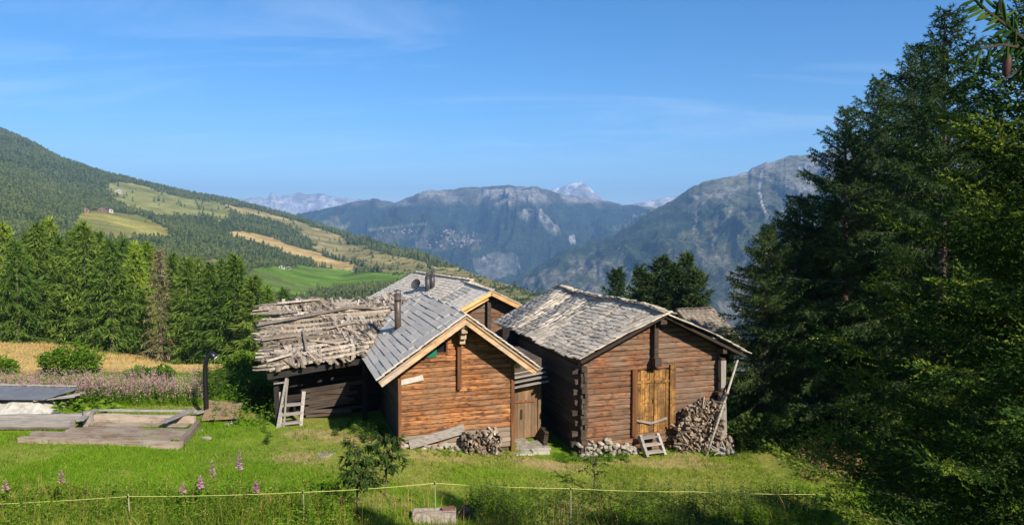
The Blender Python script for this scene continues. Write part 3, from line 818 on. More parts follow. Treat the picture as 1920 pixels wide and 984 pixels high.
# window opening and its green shutter
wa = S.wall(818, 660); wb = S.wall(834, 641); sa = S.wall(798, 668); sb = S.wall(818, 648)
wx0, wx1, wz0, wz1 = wa.x, wb.x, wa.z, wb.z
rz_ = lambda z: (-(ZA - .13 - z) / pl, (ZA - .13 - z) / pr)
gable_boards(ch, 'timber', XL, XR, 0, -.12, ZA - .13 - pl * 1.7, .148, rz_, .085, W_chalet, y=.0, mat_low=W_chalet_low, zlow=.52, gaps=((wx0 - .03, wx1 + .03, wz0, wz1),))
wf = boxmesh('window', wx0 - .05, wx1 + .05, -.02, -.004, wz0 - .04, wz1 + .04, M_glass)
wo_ = link('window', wf, ch)
for (a, b, c, d) in ((wx0 - .06, wx0 - .01, wz0 - .05, wz1 + .05), (wx1 + .01, wx1 + .06, wz0 - .05, wz1 + .05), (wx0 - .01, wx1 + .01, wz1 + .0, wz1 + .05), (wx0 - .01, wx1 + .01, wz0 - .05, wz0)):
    link('frame', boxmesh('frame', a, b, -.12, -.02, c, d, W_frame), wo_)
box_part(ch, 'shutter', sa.x, sb.x - .02, -.15, -.115, sa.z, sb.z, M_green, .004)
# lintel beam under the gable, corner boards, bracket
p = S.wall(790, 672); q = S.wall(800, 664)
fit_beam('tie_beam', ch, (XL + .25, -.10, p.z), (-.45, -.10, p.z + .02), .06, .17, W_chalet)
box_part(ch, 'corner_board', XL - .06, XL + .03, -.13, .02, -.35, 2.42, W_frame)
box_part(ch, 'corner_board', XR - .03, XR + .07, -.13, .02, -.5, 2.42, W_frame)
box_part(ch, 'bracket_post', -.11, .0, -.20, -.09, 1.72, 3.25, W_frame)
mb = MB()
for k, (y0, y1, z0, z1) in enumerate(((-.58, -.02, 3.40, 3.56), (-.46, -.02, 3.22, 3.39), (-.34, -.02, 3.06, 3.21))):
    mb.box(-.085 + .004 * k, .085 - .004 * k, y0, y1, z0, z1)
mb.build('bracket', W_barge, ch)
box_part(ch, 'ridge_beam', -.10, .10, -.64, -.03, 3.57, 3.73, W_barge)
# side timbers (left wall) and purlins
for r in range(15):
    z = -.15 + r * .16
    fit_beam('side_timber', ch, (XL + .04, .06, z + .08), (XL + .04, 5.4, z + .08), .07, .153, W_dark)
for side, x in ((-1, XL + .10), (1, XR - .1), (-1, -.95), (1, .85)):
    zz = (ZA - (pl if side < 0 else pr) * abs(x)) - .2
    box_part(ch, 'purlin', x - .06, x + .06, -.6, -.09, zz - .09, zz + .07, W_dark)
# roof
n_l = Vector((0, 1, 0)).cross(dl); n_l = n_l if n_l.z > 0 else -n_l
slab('roof', ch, (0, 0, ZA), dl, LL, YF, YB, TH, M_soffit)
slab('roof', ch, (0.002, 0, ZA + .002), dr_, LR, YF + .004, YB - .004, TH, M_soffit)
for d, Ls, nm in ((dl, LL, pl), (dr_, LR, pr)):
    n = Vector((0, 1, 0)).cross(d); n = n if n.z > 0 else -n
    def ln(off0, off1, ya, yb, mat):
        P = Vector((0, 0, ZA)); s0 = .02 if d is dl else .05
        V = [P + d * s + n * o + Vector((0, y, 0)) for y in (ya, yb) for (s, o) in ((s0 * 0 + abs(o_) * nm * 1.0, o_) if i < 2 else (Ls + .02, o_) for i, o_ in enumerate((off0, off1, off1, off0)))]
        V2 = V
        F = [(0, 1, 2, 3), (7, 6, 5, 4), (0, 4, 5, 1), (1, 5, 6, 2), (2, 6, 7, 3), (3, 7, 4, 0)]
        link('barge_board', smallmesh('barge_board', V2, F, mat), ch)
    ln(-.19, -.035, YF - .035, YF - .005, W_barge)
    ln(-.045, .005, YF - .075, YF - .037, W_barge)
def sway_c(s, y): return .012 * sin(y * 1.1 + s * .8)
roof_tiles(ch, 'slate', SLATES, M_slate, (0, 0, ZA + .01), dl, LL + .05, YF - .05, YB, .205, .95, .27, .046, 290, .001, .002, .004, sway_c, S)
roof_tiles(ch, 'slate', SLATES, M_slate, (0, 0, ZA + .01), dr_, LR + .05, YF - .05, YB, .205, .95, .27, .046, 0, .0015, .004, .006, sway_c, S)
mb = MB()
for k in range(7):
    y = YF - .04 + k * .95
    mb.box(-.05, .05, y, y + .945, ZA + .03, ZA + .062 + .004 * (k % 2))
mb.build('ridge_cap', M_slate, ch)
# flue
P = S.plane(746, 620, (0, 0, ZA), n_l)
zt = S.plane(745, 552, (0, P.y, 0), (0, 1, 0)).z
mb = MB(); mb.tube([(P.x, P.y, P.z - .15), (P.x, P.y, zt)], .105, 14)
fl = mb.build('flue', M_pipe, ch, True)
mb = MB(); mb.tube([(P.x, P.y, zt - .02), (P.x, P.y, zt + .03)], .118, 14)
mb.tube([(P.x, P.y, zt + .10), (P.x, P.y, zt + .135), (P.x, P.y, zt + .165)], [.13, .115, .03], 14)
for a in range(3): mb.tube([(P.x + .09 * cos(a * 2.1), P.y + .09 * sin(a * 2.1), zt), (P.x + .09 * cos(a * 2.1), P.y + .09 * sin(a * 2.1), zt + .12)], .01, 5)
mb.build('flue_cap', M_pipe, fl)
mb = MB(); mb.tube([(P.x, P.y, zt - .22), (P.x, P.y, zt - .17)], .114, 14)
mb.tube([(P.x + .1, P.y, zt - .2), (P.x + .75, P.y + .1, zt - .10)], .012, 5)
mb.build('flue_clamp', M_black, fl)
box_part(ch, 'flue_flashing', P.x - .2, P.x + .2, P.y - .2, P.y + .2, P.z - .10, P.z + .02, M_pipe)
# pale board nailed at the left, white box at the right eave
a = S.wall(748, 718); b = S.wall(792, 707)
fit_beam('pale_board', ch, (a.x, -.115, a.z + .03), (b.x, -.115, b.z + .02), .03, .15, M_whiteb)
a = S.wall(966, 690); b = S.wall(972, 679)
box_part(ch, 'white_box', a.x + .02, b.x + .05, -.06, .06, a.z, b.z, M_white, .003)
# stone footing in front of the left half
for k in range(26):
    x = random.uniform(XL + .05, .1); zz = S.ground(x, -.12)
    stone(ch, x, random.uniform(-.22, -.08), zz + random.uniform(-.02, .16), random.uniform(.14, .26), 'footing_stone')
# plank leaning on the footing
a = S.wall(768, 838, -.28); b = S.wall(872, 808, -.28)
pk = fit_beam('leaning_plank', None, S.world(a.x, -.25, a.z + .06), S.world(b.x, -.2, b.z + .05), .035, .26, W_log0)
tag(pk, 'long grey plank propped slantwise along the foot of the orange chalet wall', 'plank')

# ---- split firewood piles
FW = []
for k in range(6):
    mb = MB(); n = random.choice((3, 4, 4, 5)); r0 = [random.uniform(.75, 1.1) for _ in range(n)]
    V = [(.5 * x, .5 * r0[i] * cos(2 * pi * i / n) , .5 * r0[i] * sin(2 * pi * i / n)) for x in (-1, 1) for i in range(n)]
    F = [tuple(range(n - 1, -1, -1)), tuple(range(n, 2 * n))] + [(i, (i + 1) % n, n + (i + 1) % n, n + i) for i in range(n)]
    FW.append(smallmesh('split_log', V, F, W_fire))
def wood_pile(site, name, label, pts, seed):
    """pts: list of (x,y,z, facing-out share) local"""
    root = empty(name, site.world(pts[0][0], pts[0][1], site.ground(pts[0][0], pts[0][1])), site.rz, label, 'woodpile')
    o0 = site.local(root.location)
    for (x, y, z, jum) in pts:
        th = random.gauss(0, .22) if random.random() > jum else random.uniform(-1.4, 1.4)
        ph = random.gauss(0, .15) if random.random() > jum else random.uniform(-.9, .9)
        e = Euler((random.uniform(0, 6), ph, pi / 2 + th))
        l = random.uniform(.28, .44); s = random.uniform(.05, .10)
        link('split_log', random.choice(FW), root, (x - o0.x, y - o0.y, z - o0.z), e, (l, s * random.uniform(.7, 1.7), s))
    return root
pts = []
x0 = S.wall(872, 850, -.3).x; x1 = S.wall(938, 850, -.3).x; zt0 = S.wall(905, 805, -.3).z
for ly, y in enumerate((-.22, -.38)):
    for x in np.arange(x0, x1, .085):
        g = S.ground(x, y); top = zt0 - (.1 if ly else 0) - .12 * random.random()
        for z in np.arange(g + .05, top, .08):
            pts.append((x + random.uniform(-.04, .04), y + random.uniform(-.05, .05), z + random.uniform(-.03, .03), .35))
wood_pile(S, 'firewood_pile', 'low heap of split firewood against the orange chalet wall beside the passage', pts[:300], 3)

# ---- passage between chalet and barn: lean-to with door
LT = Site(S.world(XR + .05, 1.15, 0), RZ)
lt = empty('passage_shed', LT.loc, RZ, 'narrow shaded lean-to with plank door between chalet and barn', 'shed')
a = LT.wall(962, 735); b = LT.wall(1011, 830); dz = LT.wall(985, 724).z; dg = LT.ground(.5, 0)
x1 = b.x
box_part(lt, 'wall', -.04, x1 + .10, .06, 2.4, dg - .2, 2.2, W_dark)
box_part(lt, 'dark_backdrop', x1 + .09, x1 + 1.0, 4.2, 4.3, dg - .6, 2.6, W_ruin)  # added near-black wall; closes the gap so the passage stays dark
dx0, dx1 = .06, x1 - .06
box_part(lt, 'door_frame', dx1, dx1 + .09, -.06, .05, dg - .1, dz + .12, W_door2)
box_part(lt, 'door_frame', dx0 - .07, dx0, -.06, .05, dg - .1, dz, W_frame)
dn = 5
dr0 = empty('door', (0, 0, 0)); dr0.parent = lt
for k in range(dn):
    xa = lerp(dx0, dx1, k / dn); xb = lerp(dx0, dx1, (k + 1) / dn)
    box_part(dr0, 'door_plank', xa + .004, xb - .004, -.02 + random.uniform(-.006, .006), .03, dg, dz - .02 + .12 * (k / dn), W_door2, .004)
box_part(dr0, 'door_batten', dx0 + .2, dx1 - .1, -.055, -.024, dz - .5, dz - .43, W_frame, .004)
mb = MB(); mb.box(lerp(dx0, dx1, .5), lerp(dx0, dx1, .5) + .05, -.06, -.026, dz - 1.02, dz - .72); mb.build('door_handle', M_iron, dr0)
for k in range(4):   # the little grey board roof above
    z0 = dz + .05 + k * .115
    fit_beam('roof_board', lt, (-.02, -.30 + k * .14, z0 - .03), (x1 + .2, -.28 + k * .14, z0 + .14), .17, .025, W_grey)
g = LT.ground(.5, -.6)
for k, (x0, x1_, y0, y1, h) in enumerate(((-.0, .62, -1.15, -.5, .02), (.65, 1.25, -1.1, -.35, .0), (.1, .75, -.46, -.05, .04), (-.05, .5, -1.62, -1.2, .04), (.55, 1.05, -1.5, -1.16, .03))):
    sl_ = box_part(lt, 'paving_slab', x0, x1_, y0, y1, g - .15, g + h, M_slab if k in (3, 4) else M_stone, .02)
fit_beam('red_threshold', lt, (.0, -1.12, g + .12), (.06, -.4, g + .14), .12, .10, plain('red_paint', (.36, .075, .045), .7))
for k in range(7):   # old boards stacked along the barn wall
    fit_beam('stacked_board', lt, (1.12 + .03 * k, -.95 + .06 * k, g - .02 + .05 * k), (1.30 + .03 * k, 1.3, g + .12 + .06 * k), .13, .03, W_dark)

# ---- the log barn
B = Site((2.0, 21.5, 0), RZ)
bn = empty('log_barn', B.loc, RZ, 'large reddish log barn with grey shingle roof and double plank door', 'barn')
BW, BA, BZA, BZL, BZR = 4.9, 2.61, 3.72, 2.44, 2.30
BYF, BYB = -.60, 8.3
bpl = (BZA - BZL) / (BA + .19); bpr = (BZA - BZR) / (5.55 - BA)
bdl = Vector((-1, 0, -bpl)).normalized(); bdr = Vector((1, 0, -bpr)).normalized()
BLL = (BA + .19) * sqrt(1 + bpl ** 2); BLR = (5.55 - BA) * sqrt(1 + bpr ** 2)
V, F = body_mesh(.08, BW - .08, .0, 7.8, -1.0, BZA - bpl * (BA - .08) - .17, BZA - bpr * (BW - BA - .08) - .17, BA, BZA - .17)
link('wall', smallmesh('wall', V, F, W_dark), bn)
a = B.wall(1181, 808); b = B.wall(1261, 690)
DX0, DX1, DZ0 = a.x, b.x, B.wall(1215, 808).z; DZ1 = B.wall(1215, 692).z
brz = lambda z: (BA - (BZA - .12 - z) / bpl, BA + (BZA - .12 - z) / bpr)
gable_boards(bn, 'timber', 0, BW, BA, -.62, BZA - .12 - bpl * BA, .158, brz, .10, W_barn, gaps=((DX0, DX1, DZ0, DZ1),), seg=8)
# left wall timbers with protruding crossed ends
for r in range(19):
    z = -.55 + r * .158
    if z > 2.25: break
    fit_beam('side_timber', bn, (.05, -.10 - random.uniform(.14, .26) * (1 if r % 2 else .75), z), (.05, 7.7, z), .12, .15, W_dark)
    if r % 2 == 0:
        fit_beam('timber_end', bn, (-.02, -.06, z + .08), (-.14 - random.uniform(.0, .12), -.06, z + .08 + random.uniform(-.01, .01)), .12, .14, W_dark, seg=2)
    for sx_ in (1,):
        fit_beam('timber_end', bn, (.10, -.085, z + .02), (.10 + random.uniform(.02, .05), -.10 - random.uniform(.12, .22), z + random.uniform(-.01, .03)), .12, .13, W_dark, seg=2)
    if z > -.3 and r % 2:
        fit_beam('timber_end', bn, (BW - .06, -.06, z), (BW - .06, -.30 - random.uniform(0, .08), z), .14, .15, W_dark, seg=2)
# gable bracket
a = B.wall(1224, 690, -.12); b = B.wall(1226, 612, -.12)
mb = MB(); mb.box(BA - .20, BA - .06, -.30, -.105, a.z + .32, 3.42); mb.box(BA - .24, BA - .02, -.42, -.105, a.z + .10, a.z + .36); mb.box(BA - .17, BA - .09, -.24, -.11, a.z - .05, a.z + .14)
mb.build('gable_bracket', W_dark, bn)
fit_beam('ridge_beam', bn, (BA, -.5, BZA - .20), (BA, -.08, BZA - .20), .2, .2, W_dark)
for x in (BW - .1,):
    zz = BZA - (bpl if x < BA else bpr) * abs(x - BA) - .2
    fit_beam('purlin', bn, (x, -.5, zz), (x, -.06, zz), .15, .15, W_dark)
# plank double door
door = empty('door', (0, 0, 0)); door.parent = bn
box_part(door, 'door_post', DX0 - .02, DX0 + .14, -.20, -.02, DZ0 - .06, DZ1 + .06, W_frame)
box_part(door, 'door_post', DX1 - .17, DX1 + .02, -.17, -.02, DZ0 + .02, DZ1 + .14, W_door)
ia, ib = DX0 + .145, DX1 - .175
mid = lerp(ia, ib, .53)
for k in range(8):
    xa = lerp(ia, mid, k / 4) if k < 4 else lerp(mid + .02, ib, (k - 4) / 4)
    xb = lerp(ia, mid, (k + 1) / 4) if k < 4 else lerp(mid + .02, ib, (k - 3) / 4)
    box_part(door, 'door_plank', xa + .004, xb - .004, -.10 + random.uniform(-.008, .008), -.05, DZ0, DZ1 - random.uniform(0, .04), W_door, .004)
box_part(door, 'door_batten', ia + .02, mid - .02, -.135, -.103, DZ1 - .40, DZ1 - .33, W_door, .004)
box_part(door, 'door_batten', mid + .04, ib - .01, -.135, -.103, DZ1 - .42, DZ1 - .34, W_door, .004)
a = B.wall(1191, 787, -.15); b = B.wall(1221, 793, -.15); c = B.wall(1250, 783, -.15)
fit_beam('door_bar', door, (a.x, -.16, a.z), (b.x, -.16, b.z), .035, .06, W_grey)
fit_beam('door_bar', door, (b.x, -.17, b.z + .01), (c.x, -.16, c.z), .035, .06, W_grey)
mb = MB(); mb.box(mid - .03, mid + .0, -.13, -.1, (DZ0 + DZ1) / 2 - .06, (DZ0 + DZ1) / 2 + .06); mb.build('door_latch', M_iron, door)
# roof
slab('roof', bn, (BA, 0, BZA), bdl, BLL - .02, BYF + .02, BYB, .08, M_soffit)
slab('roof', bn, (BA + .002, 0, BZA + .002), bdr, BLR - .02, BYF + .024, BYB - .004, .08, M_soffit)
def sway_b(s, y): return .045 * sin(y * .9 + s) + .02 * sin(y * 2.7 + 1.3 * s) + .012 * random.random()
roof_tiles(bn, 'shingle', SHING, W_shingle, (BA, 0, BZA + .02), bdl, BLL + .06, BYF - .06, BYB, .19, .26, .38, .034, 300, .007, .03, .035, sway_b, B, .35)
roof_tiles(bn, 'shingle', SHING, W_shingle, (BA, 0, BZA + .02), bdr, BLR + .08, BYF - .04, BYB, .185, .30, .40, .030, 0, .016, .06, .07, sway_b, B, .35)
for y in np.arange(BYF, BYB - .2, .24):
    link('ridge_shingle', random.choice(SHING), bn, M=frame(Vector((.46, 0, -.2)), Vector((0, .25, 0)), Vector((0, 0, .028)), (BA + .10, y + .1, BZA + .10 + random.uniform(0, .03) + sway_b(0, y))))
# rubble foundation
for k in range(84):
    x = random.uniform(-.05, 1.75); y = random.uniform(-.42, -.12)
    g = B.ground(x, y); h = .50 * (1 - .5 * sstep(.9, 1.8, x)) * random.random() ** 1.2 * (1.1 + y * 1.2)
    stone(bn, x, y, g + h, random.uniform(.12, .27), 'foundation_stone')
for (px, py, s) in ((1176, 838, .3), (1188, 845, .24), (1195, 850, .18), (1150, 852, .26), (1160, 838, .34), (1205, 846, .14)):
    q = B.local(gpt(px, py)); stone(bn, q.x, min(q.y, -.2), q.z + .06, s, 'foundation_stone')
# right hand outer post boxed in boards
a = B.wall(1353, 832, -.3); b = B.wall(1358, 682, -.3)
px_ = a.x; gg = B.ground(px_, -.3)
fit_beam('eave_post', bn, (px_, -.28, gg - .1), (px_ - .02, -.28, b.z + .12), .17, .17, W_greyv)
fit_beam('post_board', bn, (px_ + .12, -.36, gg - .1), (px_ + .03, -.33, 1.05), .14, .03, W_greyv)
fit_beam('post_board', bn, (px_ - .1, -.385, gg - .1), (px_ - .06, -.385, 1.1), .15, .03, W_greyv)
fit_beam('post_cap', bn, (px_ - .22, -.3, 1.1), (px_ + .18, -.3, 1.08), .24, .09, W_dark)
# firewood stack right of the door
pts = []
xa = B.wall(1268, 850, -.4).x; xb = B.wall(1346, 850, -.4).x
tops = [B.wall(px, py, -.4).z for px, py in ((1268, 800), (1285, 768), (1300, 756), (1320, 748), (1346, 752))]
tx = [B.wall(px, 800, -.4).x for px in (1268, 1285, 1300, 1320, 1346)]
for y in (-.45,):
    for x in np.arange(xa, xb, .088):
        g = B.ground(x, y); top = np.interp(x, tx, tops) + (.04 if y > -.4 else 0)
        for z in np.arange(g + .04, top, .085):
            pts.append((x + random.uniform(-.05, .05), y + random.uniform(-.07, .05), z + random.uniform(-.04, .04), .45))
for k in range(24):
    x = random.uniform(xb - .1, xb + .35); pts.append((x, random.uniform(-.75, -.4), B.ground(x, -.6) + random.uniform(.03, .35), .9))
random.shuffle(pts)
wood_pile(B, 'firewood_stack', 'tall rounded stack of split firewood right of the barn door', pts[:300], 5)
# stair with three treads
a = gpt(1230, 856); q = B.local(a)
st = empty('wooden_steps', B.world(q.x, q.y, q.z), RZ, 'short grey wooden steps leading up to the barn door', 'steps')
ztop = DZ0 - .02 - q.z
for sx_ in (-.30, .30):
    fit_beam('stringer', st, (sx_, 0, .0), (sx_ - .02, .46, ztop), .085, .17, W_grey)
for k in range(3):
    f = (k + .7) / 3
    fit_beam('tread', st, (-.27, .46 * f - .02, ztop * f), (.27, .46 * f - .02, ztop * f + random.uniform(-.01, .02)), .19, .045, W_grey)
# pole leaning on the eave
a = gpt(1323, 856); a = a + Vector((0, 0, -.05)); q = B.local(a)
top = B.wall(1384, 672, -.35)
pl_ = MB(); pl_.tube([a, lerp(a, B.world(top.x, -.35, top.z), .5) + Vector((.02, 0, .01)), B.world(top.x, -.35, top.z)], [.045, .04, .032], 8)
o = pl_.build('leaning_pole', W_grey, smooth=True); tag(o, 'long thin grey pole leaning against the right eave of the barn', 'pole')

# ---- pale roofed houses behind
def back_house(name, label, site, x0, x1, za, pitch, y0, y1, ztop_gable, tile_lim, wallmat):
    h = empty(name, site.loc, site.rz, label, 'chalet')
    p_ = tan(pitch); hl, hr = -x0, x1
    over = .5
    V, F = body_mesh(x0, x1, 0, y1 - .5, -2.5, za - p_ * hl - .15, za - p_ * hr - .15, 0, za - .15)
    link('wall', smallmesh('wall', V, F, W_dark), h)
    gable_boards(h, 'timber', x0, x1, 0, .9, za - p_ * min(hl, hr) - .15, .2, lambda z: (-(za - .14 - z) / p_, (za - .14 - z) / p_), .07, wallmat, seg=3)
    for sg, hw in ((-1, hl), (1, hr)):
        d = Vector((sg, 0, -p_)).normalized(); Ls = (hw + over) * sqrt(1 + p_ * p_)
        slab('roof', h, (0.002 * (sg > 0), 0, za + .002 * (sg > 0)), d, Ls, y0 + .004 * (sg > 0), y1, .08, M_soffit)
        n = Vector((0, 1, 0)).cross(d); n = n if n.z > 0 else -n
        P = Vector((0, 0, za)); V = [P + d * s + n * o + Vector((0, y, 0)) for y in (y0 - .05, y0 - .005) for (s, o) in ((0, -.16), (0, .0), (Ls, .0), (Ls, -.16))]
        link('barge_board', smallmesh('barge_board', V, [(0, 1, 2, 3), (7, 6, 5, 4), (0, 4, 5, 1), (1, 5, 6, 2), (2, 6, 7, 3), (3, 7, 4, 0)], W_bargeA), h)
        roof_tiles(h, 'shingle', SHINGA, W_shingleA, (0, 0, za + .01), d, Ls + .05, y0 - .06, y1, .22, .24, .36, .014, tile_lim if sg < 0 else 0, .004, .03, .02, None, site)
    return h
AP = at_depth(921, 546, 31)
HA = Site((AP.x, AP.y, 0) , RZ); HA.loc = HA.world(0, .6, 0)
ha = back_house('rear_chalet', 'brown gabled chalet with pale shingle roof rising between chalet and barn', HA, -2.6, 2.4, AP.z, R(27), -.6, 5.0, 0, 150, W_barn)
box_part(ha, 'bracket_post', -.07, .09, -.28, -.09, 1.2, AP.z - .22, W_dark)
fit_beam('gable_rafter', ha, (-.1, -.45, AP.z - .32), (-2.0, -.45, AP.z - .32 - 1.9 * tan(R(27))), .1, .14, W_bargeA)
BP = at_depth(884, 527, 35.0)
HB = Site((BP.x, BP.y, 0), R(31)); HB.loc = HB.world(0, .4, 0)
hb = back_house('far_chalet', 'pale shingle roofed house farthest back with two dark flues', HB, -3.2, 2.6, BP.z, R(25), -.4, 6.6, 0, 0, W_dark)
nB = Vector((-tan(R(25)), 0, 1))
for (px, pb, ptp) in ((802, 546, 517), (810.5, 541, 513)):
    q = HB.plane(px, pb, (0, 0, BP.z), nB); zt = HB.plane(px, ptp, (0, q.y, 0), (0, 1, 0)).z
    mb = MB(); mb.tube([(q.x, q.y, q.z - .2), (q.x, q.y, zt)], .13, 10); f_ = mb.build('flue', M_pipe2, hb, True)
    mb = MB(); mb.tube([(q.x, q.y, zt - .12), (q.x, q.y, zt - .08)], .155, 10); mb.tube([(q.x, q.y, zt + .05), (q.x, q.y, zt + .10), (q.x, q.y, zt + .16)], [.17, .14, .04], 10); mb.tube([(q.x, q.y, zt - .01), (q.x, q.y, zt + .06)], .06, 6)
    mb.build('flue_cap', M_pipe2, f_)
q = HB.plane(781, 549, (0, 0, BP.z), nB)
mb = MB(); mb.tube([(q.x, q.y, q.z - .1), (q.x, q.y, q.z + .38)], .025, 6); ds = mb.build('dish_mast', M_pipe2, hb)
V = []; F = []
ax = Vector((-.75, -.5, .45)).normalized(); e1 = ax.orthogonal().normalized(); e2 = ax.cross(e1)
for i in range(5):
    r = .28 * i / 4
    for k in range(14): V.append(Vector((q.x, q.y, q.z + .42)) + (e1 * cos(2 * pi * k / 14) + e2 * sin(2 * pi * k / 14)) * r + ax * (r * r * 1.2))
for i in range(4):
    for k in range(14): F.append((i * 14 + k, i * 14 + (k + 1) % 14, (i + 1) * 14 + (k + 1) % 14, (i + 1) * 14 + k))
link('dish', smallmesh('dish', V, F, M_pipe2, True), ds)
# small dark roof beyond the barn on the right
CP = at_depth(1262, 582, 34.0); 
HC = Site((CP.x + .4, CP.y, 0), R(-72))
hc_ = back_house('hidden_hut', 'small brown shingle roofed hut peeping out beyond the barn ridge', HC, -2.4, 2.4, CP.z + .02, R(27), -.2, 1.75, 0, 0, W_dark)
for ob in hc_.children:
    if ob.name.startswith('shingle'): ob.data.materials[0] = wood('old_shingle', [(.25, (.09, .072, .055)), (.5, (.20, .165, .125)), (.75, (.30, .255, .20))], stretch=(6, 6, 2))

# ---- ruined barn on the left
RZR = R(20)
Q = Site((-7.33, 21.5, 0), RZR)
rb = empty('ruined_barn', Q.loc, RZR, 'collapsing dark log barn under a chaotic silvery shingle roof', 'barn')
def rz_roof(l, m): return 2.02 + .13 * l * (1 - m / 4.6) + .345 * m + .05 * sin(2.2 * l + m) - .10 * sin(pi * min(max(m / 4.6, 0), 1)) * sin(pi * min(max(l / 5, 0), 1))
def blocked(l, m):
    w = Q.world(l, m, 0); c = S.local(w)
    return c.x > -2.5 and c.y < 6.2 and (c.x > -1.0 or rz_roof(l, m) < ZA - pl * abs(c.x) + .10)
V, F = body_mesh(.5, 3.45, 1.45, 4.3, -.5, 2.1, 2.3, 1.2, 2.3)
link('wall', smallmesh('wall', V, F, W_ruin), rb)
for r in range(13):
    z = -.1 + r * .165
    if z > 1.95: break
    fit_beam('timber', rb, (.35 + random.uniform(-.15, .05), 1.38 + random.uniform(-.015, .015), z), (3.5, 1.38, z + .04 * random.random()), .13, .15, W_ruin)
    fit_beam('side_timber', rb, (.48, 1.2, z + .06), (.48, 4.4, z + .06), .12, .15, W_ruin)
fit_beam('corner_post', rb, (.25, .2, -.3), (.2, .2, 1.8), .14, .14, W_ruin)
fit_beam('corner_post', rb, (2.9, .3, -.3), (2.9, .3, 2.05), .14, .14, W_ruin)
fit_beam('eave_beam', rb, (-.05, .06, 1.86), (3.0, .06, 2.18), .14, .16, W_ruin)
for m in np.arange(.05, 4.6, .33):     # purlin poles, ragged ends at the left
    mm = m + random.uniform(-.05, .05)
    l1 = 3.0
    while not blocked(l1, mm) and l1 < 5.2: l1 += .1
    l0 = random.uniform(-.32, .02)
    fit_beam('roof_pole', rb, (l0, mm, rz_roof(l0, mm) + .01), (l1 - .15, mm + random.uniform(-.08, .08), rz_roof(l1, mm) + .01), random.uniform(.09, .17), random.uniform(.06, .1), W_ruinroof, .012)
RS = [plank_mesh('loose_shingle', W_ruinroof, 3, .12, .08) for _ in range(8)]
items = []
def scatter(n, lay, big=1.0):
    k = 0
    while k < n:
        l = random.uniform(-.15, 5.0); m = random.uniform(.0, 4.55)
        if blocked(l + .1, m): continue
        if vnoise(l * 1.5 + 3, m * 1.5, 4) < .22 and lay > 0: continue
        if -.2 < l < 1.5 and 3.3 < m < 3.75: continue
        yaw = random.gauss(pi / 2 + .2, .26 if random.random() < .85 else .7)
        if l < .45 and random.random() < .7: yaw = random.gauss(0, .08)
        tl = random.gauss(.03, .04) * (1 if lay else .3)
        ex = Vector((cos(yaw), sin(yaw), .345 * sin(yaw) + tl * (1 if random.random() < .5 else -1)))
        ex.normalize(); nn = Vector((random.gauss(0, .06 * (1 + lay)), -.33 + random.gauss(0, .04), 1)); ey = nn.cross(ex).normalized(); ez = ex.cross(ey)
        L = random.uniform(.32, .78) * big; W = random.uniform(.045, .12)
        items.append((random.choice(RS), frame(ex * L, ey * W, ez * .013, Vector((l, m, rz_roof(l, m) + .06 + lay * random.uniform(0, .05))))))
        k += 1
scatter(700, 0); under = items; items = []
scatter(300, .8)
for me, M in items: link('loose_shingle', me, rb, M=M)
joined('roof_litter', under, W_ruinlow, rb)
V = [];
for m in np.linspace(.2, 4.5, 10):
    for l in np.linspace(.15, 5.0, 12):
        V.append((l, m, rz_roof(l, m) - .10))
keep = [f for f in grid_faces(10, 12).tolist() if not any(blocked(V[i][0] + .25, V[i][1]) for i in f)]
link('dark_undersheet', smallmesh('dark_undersheet', V, keep, W_ruin), rb)  # near-black sheet stands in for the dark interior below the holes
def onroof(px, py):
    b = None
    v = ray(px, py)
    for t in np.linspace(17, 34, 700):
        P = CAM + v * t; l = Q.local(P)
        if l.z < rz_roof(l.x, l.y): return l
    return l
for (p0, p1, w) in (((480, 622), (655, 588), .15), ((482, 600), (560, 594), .12), ((655, 588), (712, 588), .09), ((584, 650), (628, 655), .08), ((500, 690), (548, 676), .12), ((610, 628), (672, 614), .09), ((490, 650), (560, 640), .12), ((520, 580), (600, 572), .11), ((575, 668), (568, 630), .08)):
    a = onroof(*p0); b = onroof(*p1)
    fit_beam('fallen_batten', rb, a + Vector((0, 0, .22)), b + Vector((0, 0, .22)), w, .05, W_ruinroof, .01)
fit_beam('gable_log', rb, (.3, 4.55, 3.3), (4.8, 4.55, 3.55), .14, .14, W_ruinroof)
# boards leaning at the foot of the ruin
for k in range(11):
    x0 = .9 + random.uniform(0, .5); z = Q.ground(1.5, 0) + .12 + k * .085
    fit_beam('leaning_board', rb, (x0, .75 - .022 * k, z), (random.uniform(2.3, 3.0), .72 - .022 * k, z + random.uniform(-.12, .2)), .03, random.uniform(.07, .13), W_dark)
# broken step ladder in front of the ruin
a = gpt(545, 800)
ql = Q.local(a)
sld = empty('step_ladder', a, RZR, 'grey wooden ladder steps standing in front of the ruined barn', 'steps')
fit_beam('stringer', sld, (-.30, 0, -.05), (-.28, .3, 1.02), .10, .13, W_grey)
fit_beam('stringer', sld, (.29, 0, -.05), (.42, .3, .98), .10, .13, W_grey)
for k, z in enumerate((.1, .36, .62)):
    fit_beam('tread', sld, (-.26, .03 + .08 * k, z), (.31 + .03 * k, .03 + .08 * k, z + .01), .15, .07, W_grey)
for (p0, p1, d, w, lab) in (((519, 748), (538, 702), .0, .06, 'broken grey stick leaning left of the ladder steps'), ((531, 740), (541, 690), .1, .05, 'thin bent stick propped under the ruin eave'), ((513, 719), (537, 716), .05, .05, 'pale short lath laid across the propped sticks')):
    a = Q.wall(p0[0], p0[1], -.1 + d); b = Q.wall(p1[0], p1[1], .1 + d)
    if 'lath' not in lab: a.z = Q.ground(a.x, a.y) - .03
    o = fit_beam('stick', None, Q.world(*a), Q.world(*b), w, w * .7, W_grey); tag(o, lab, 'stick')

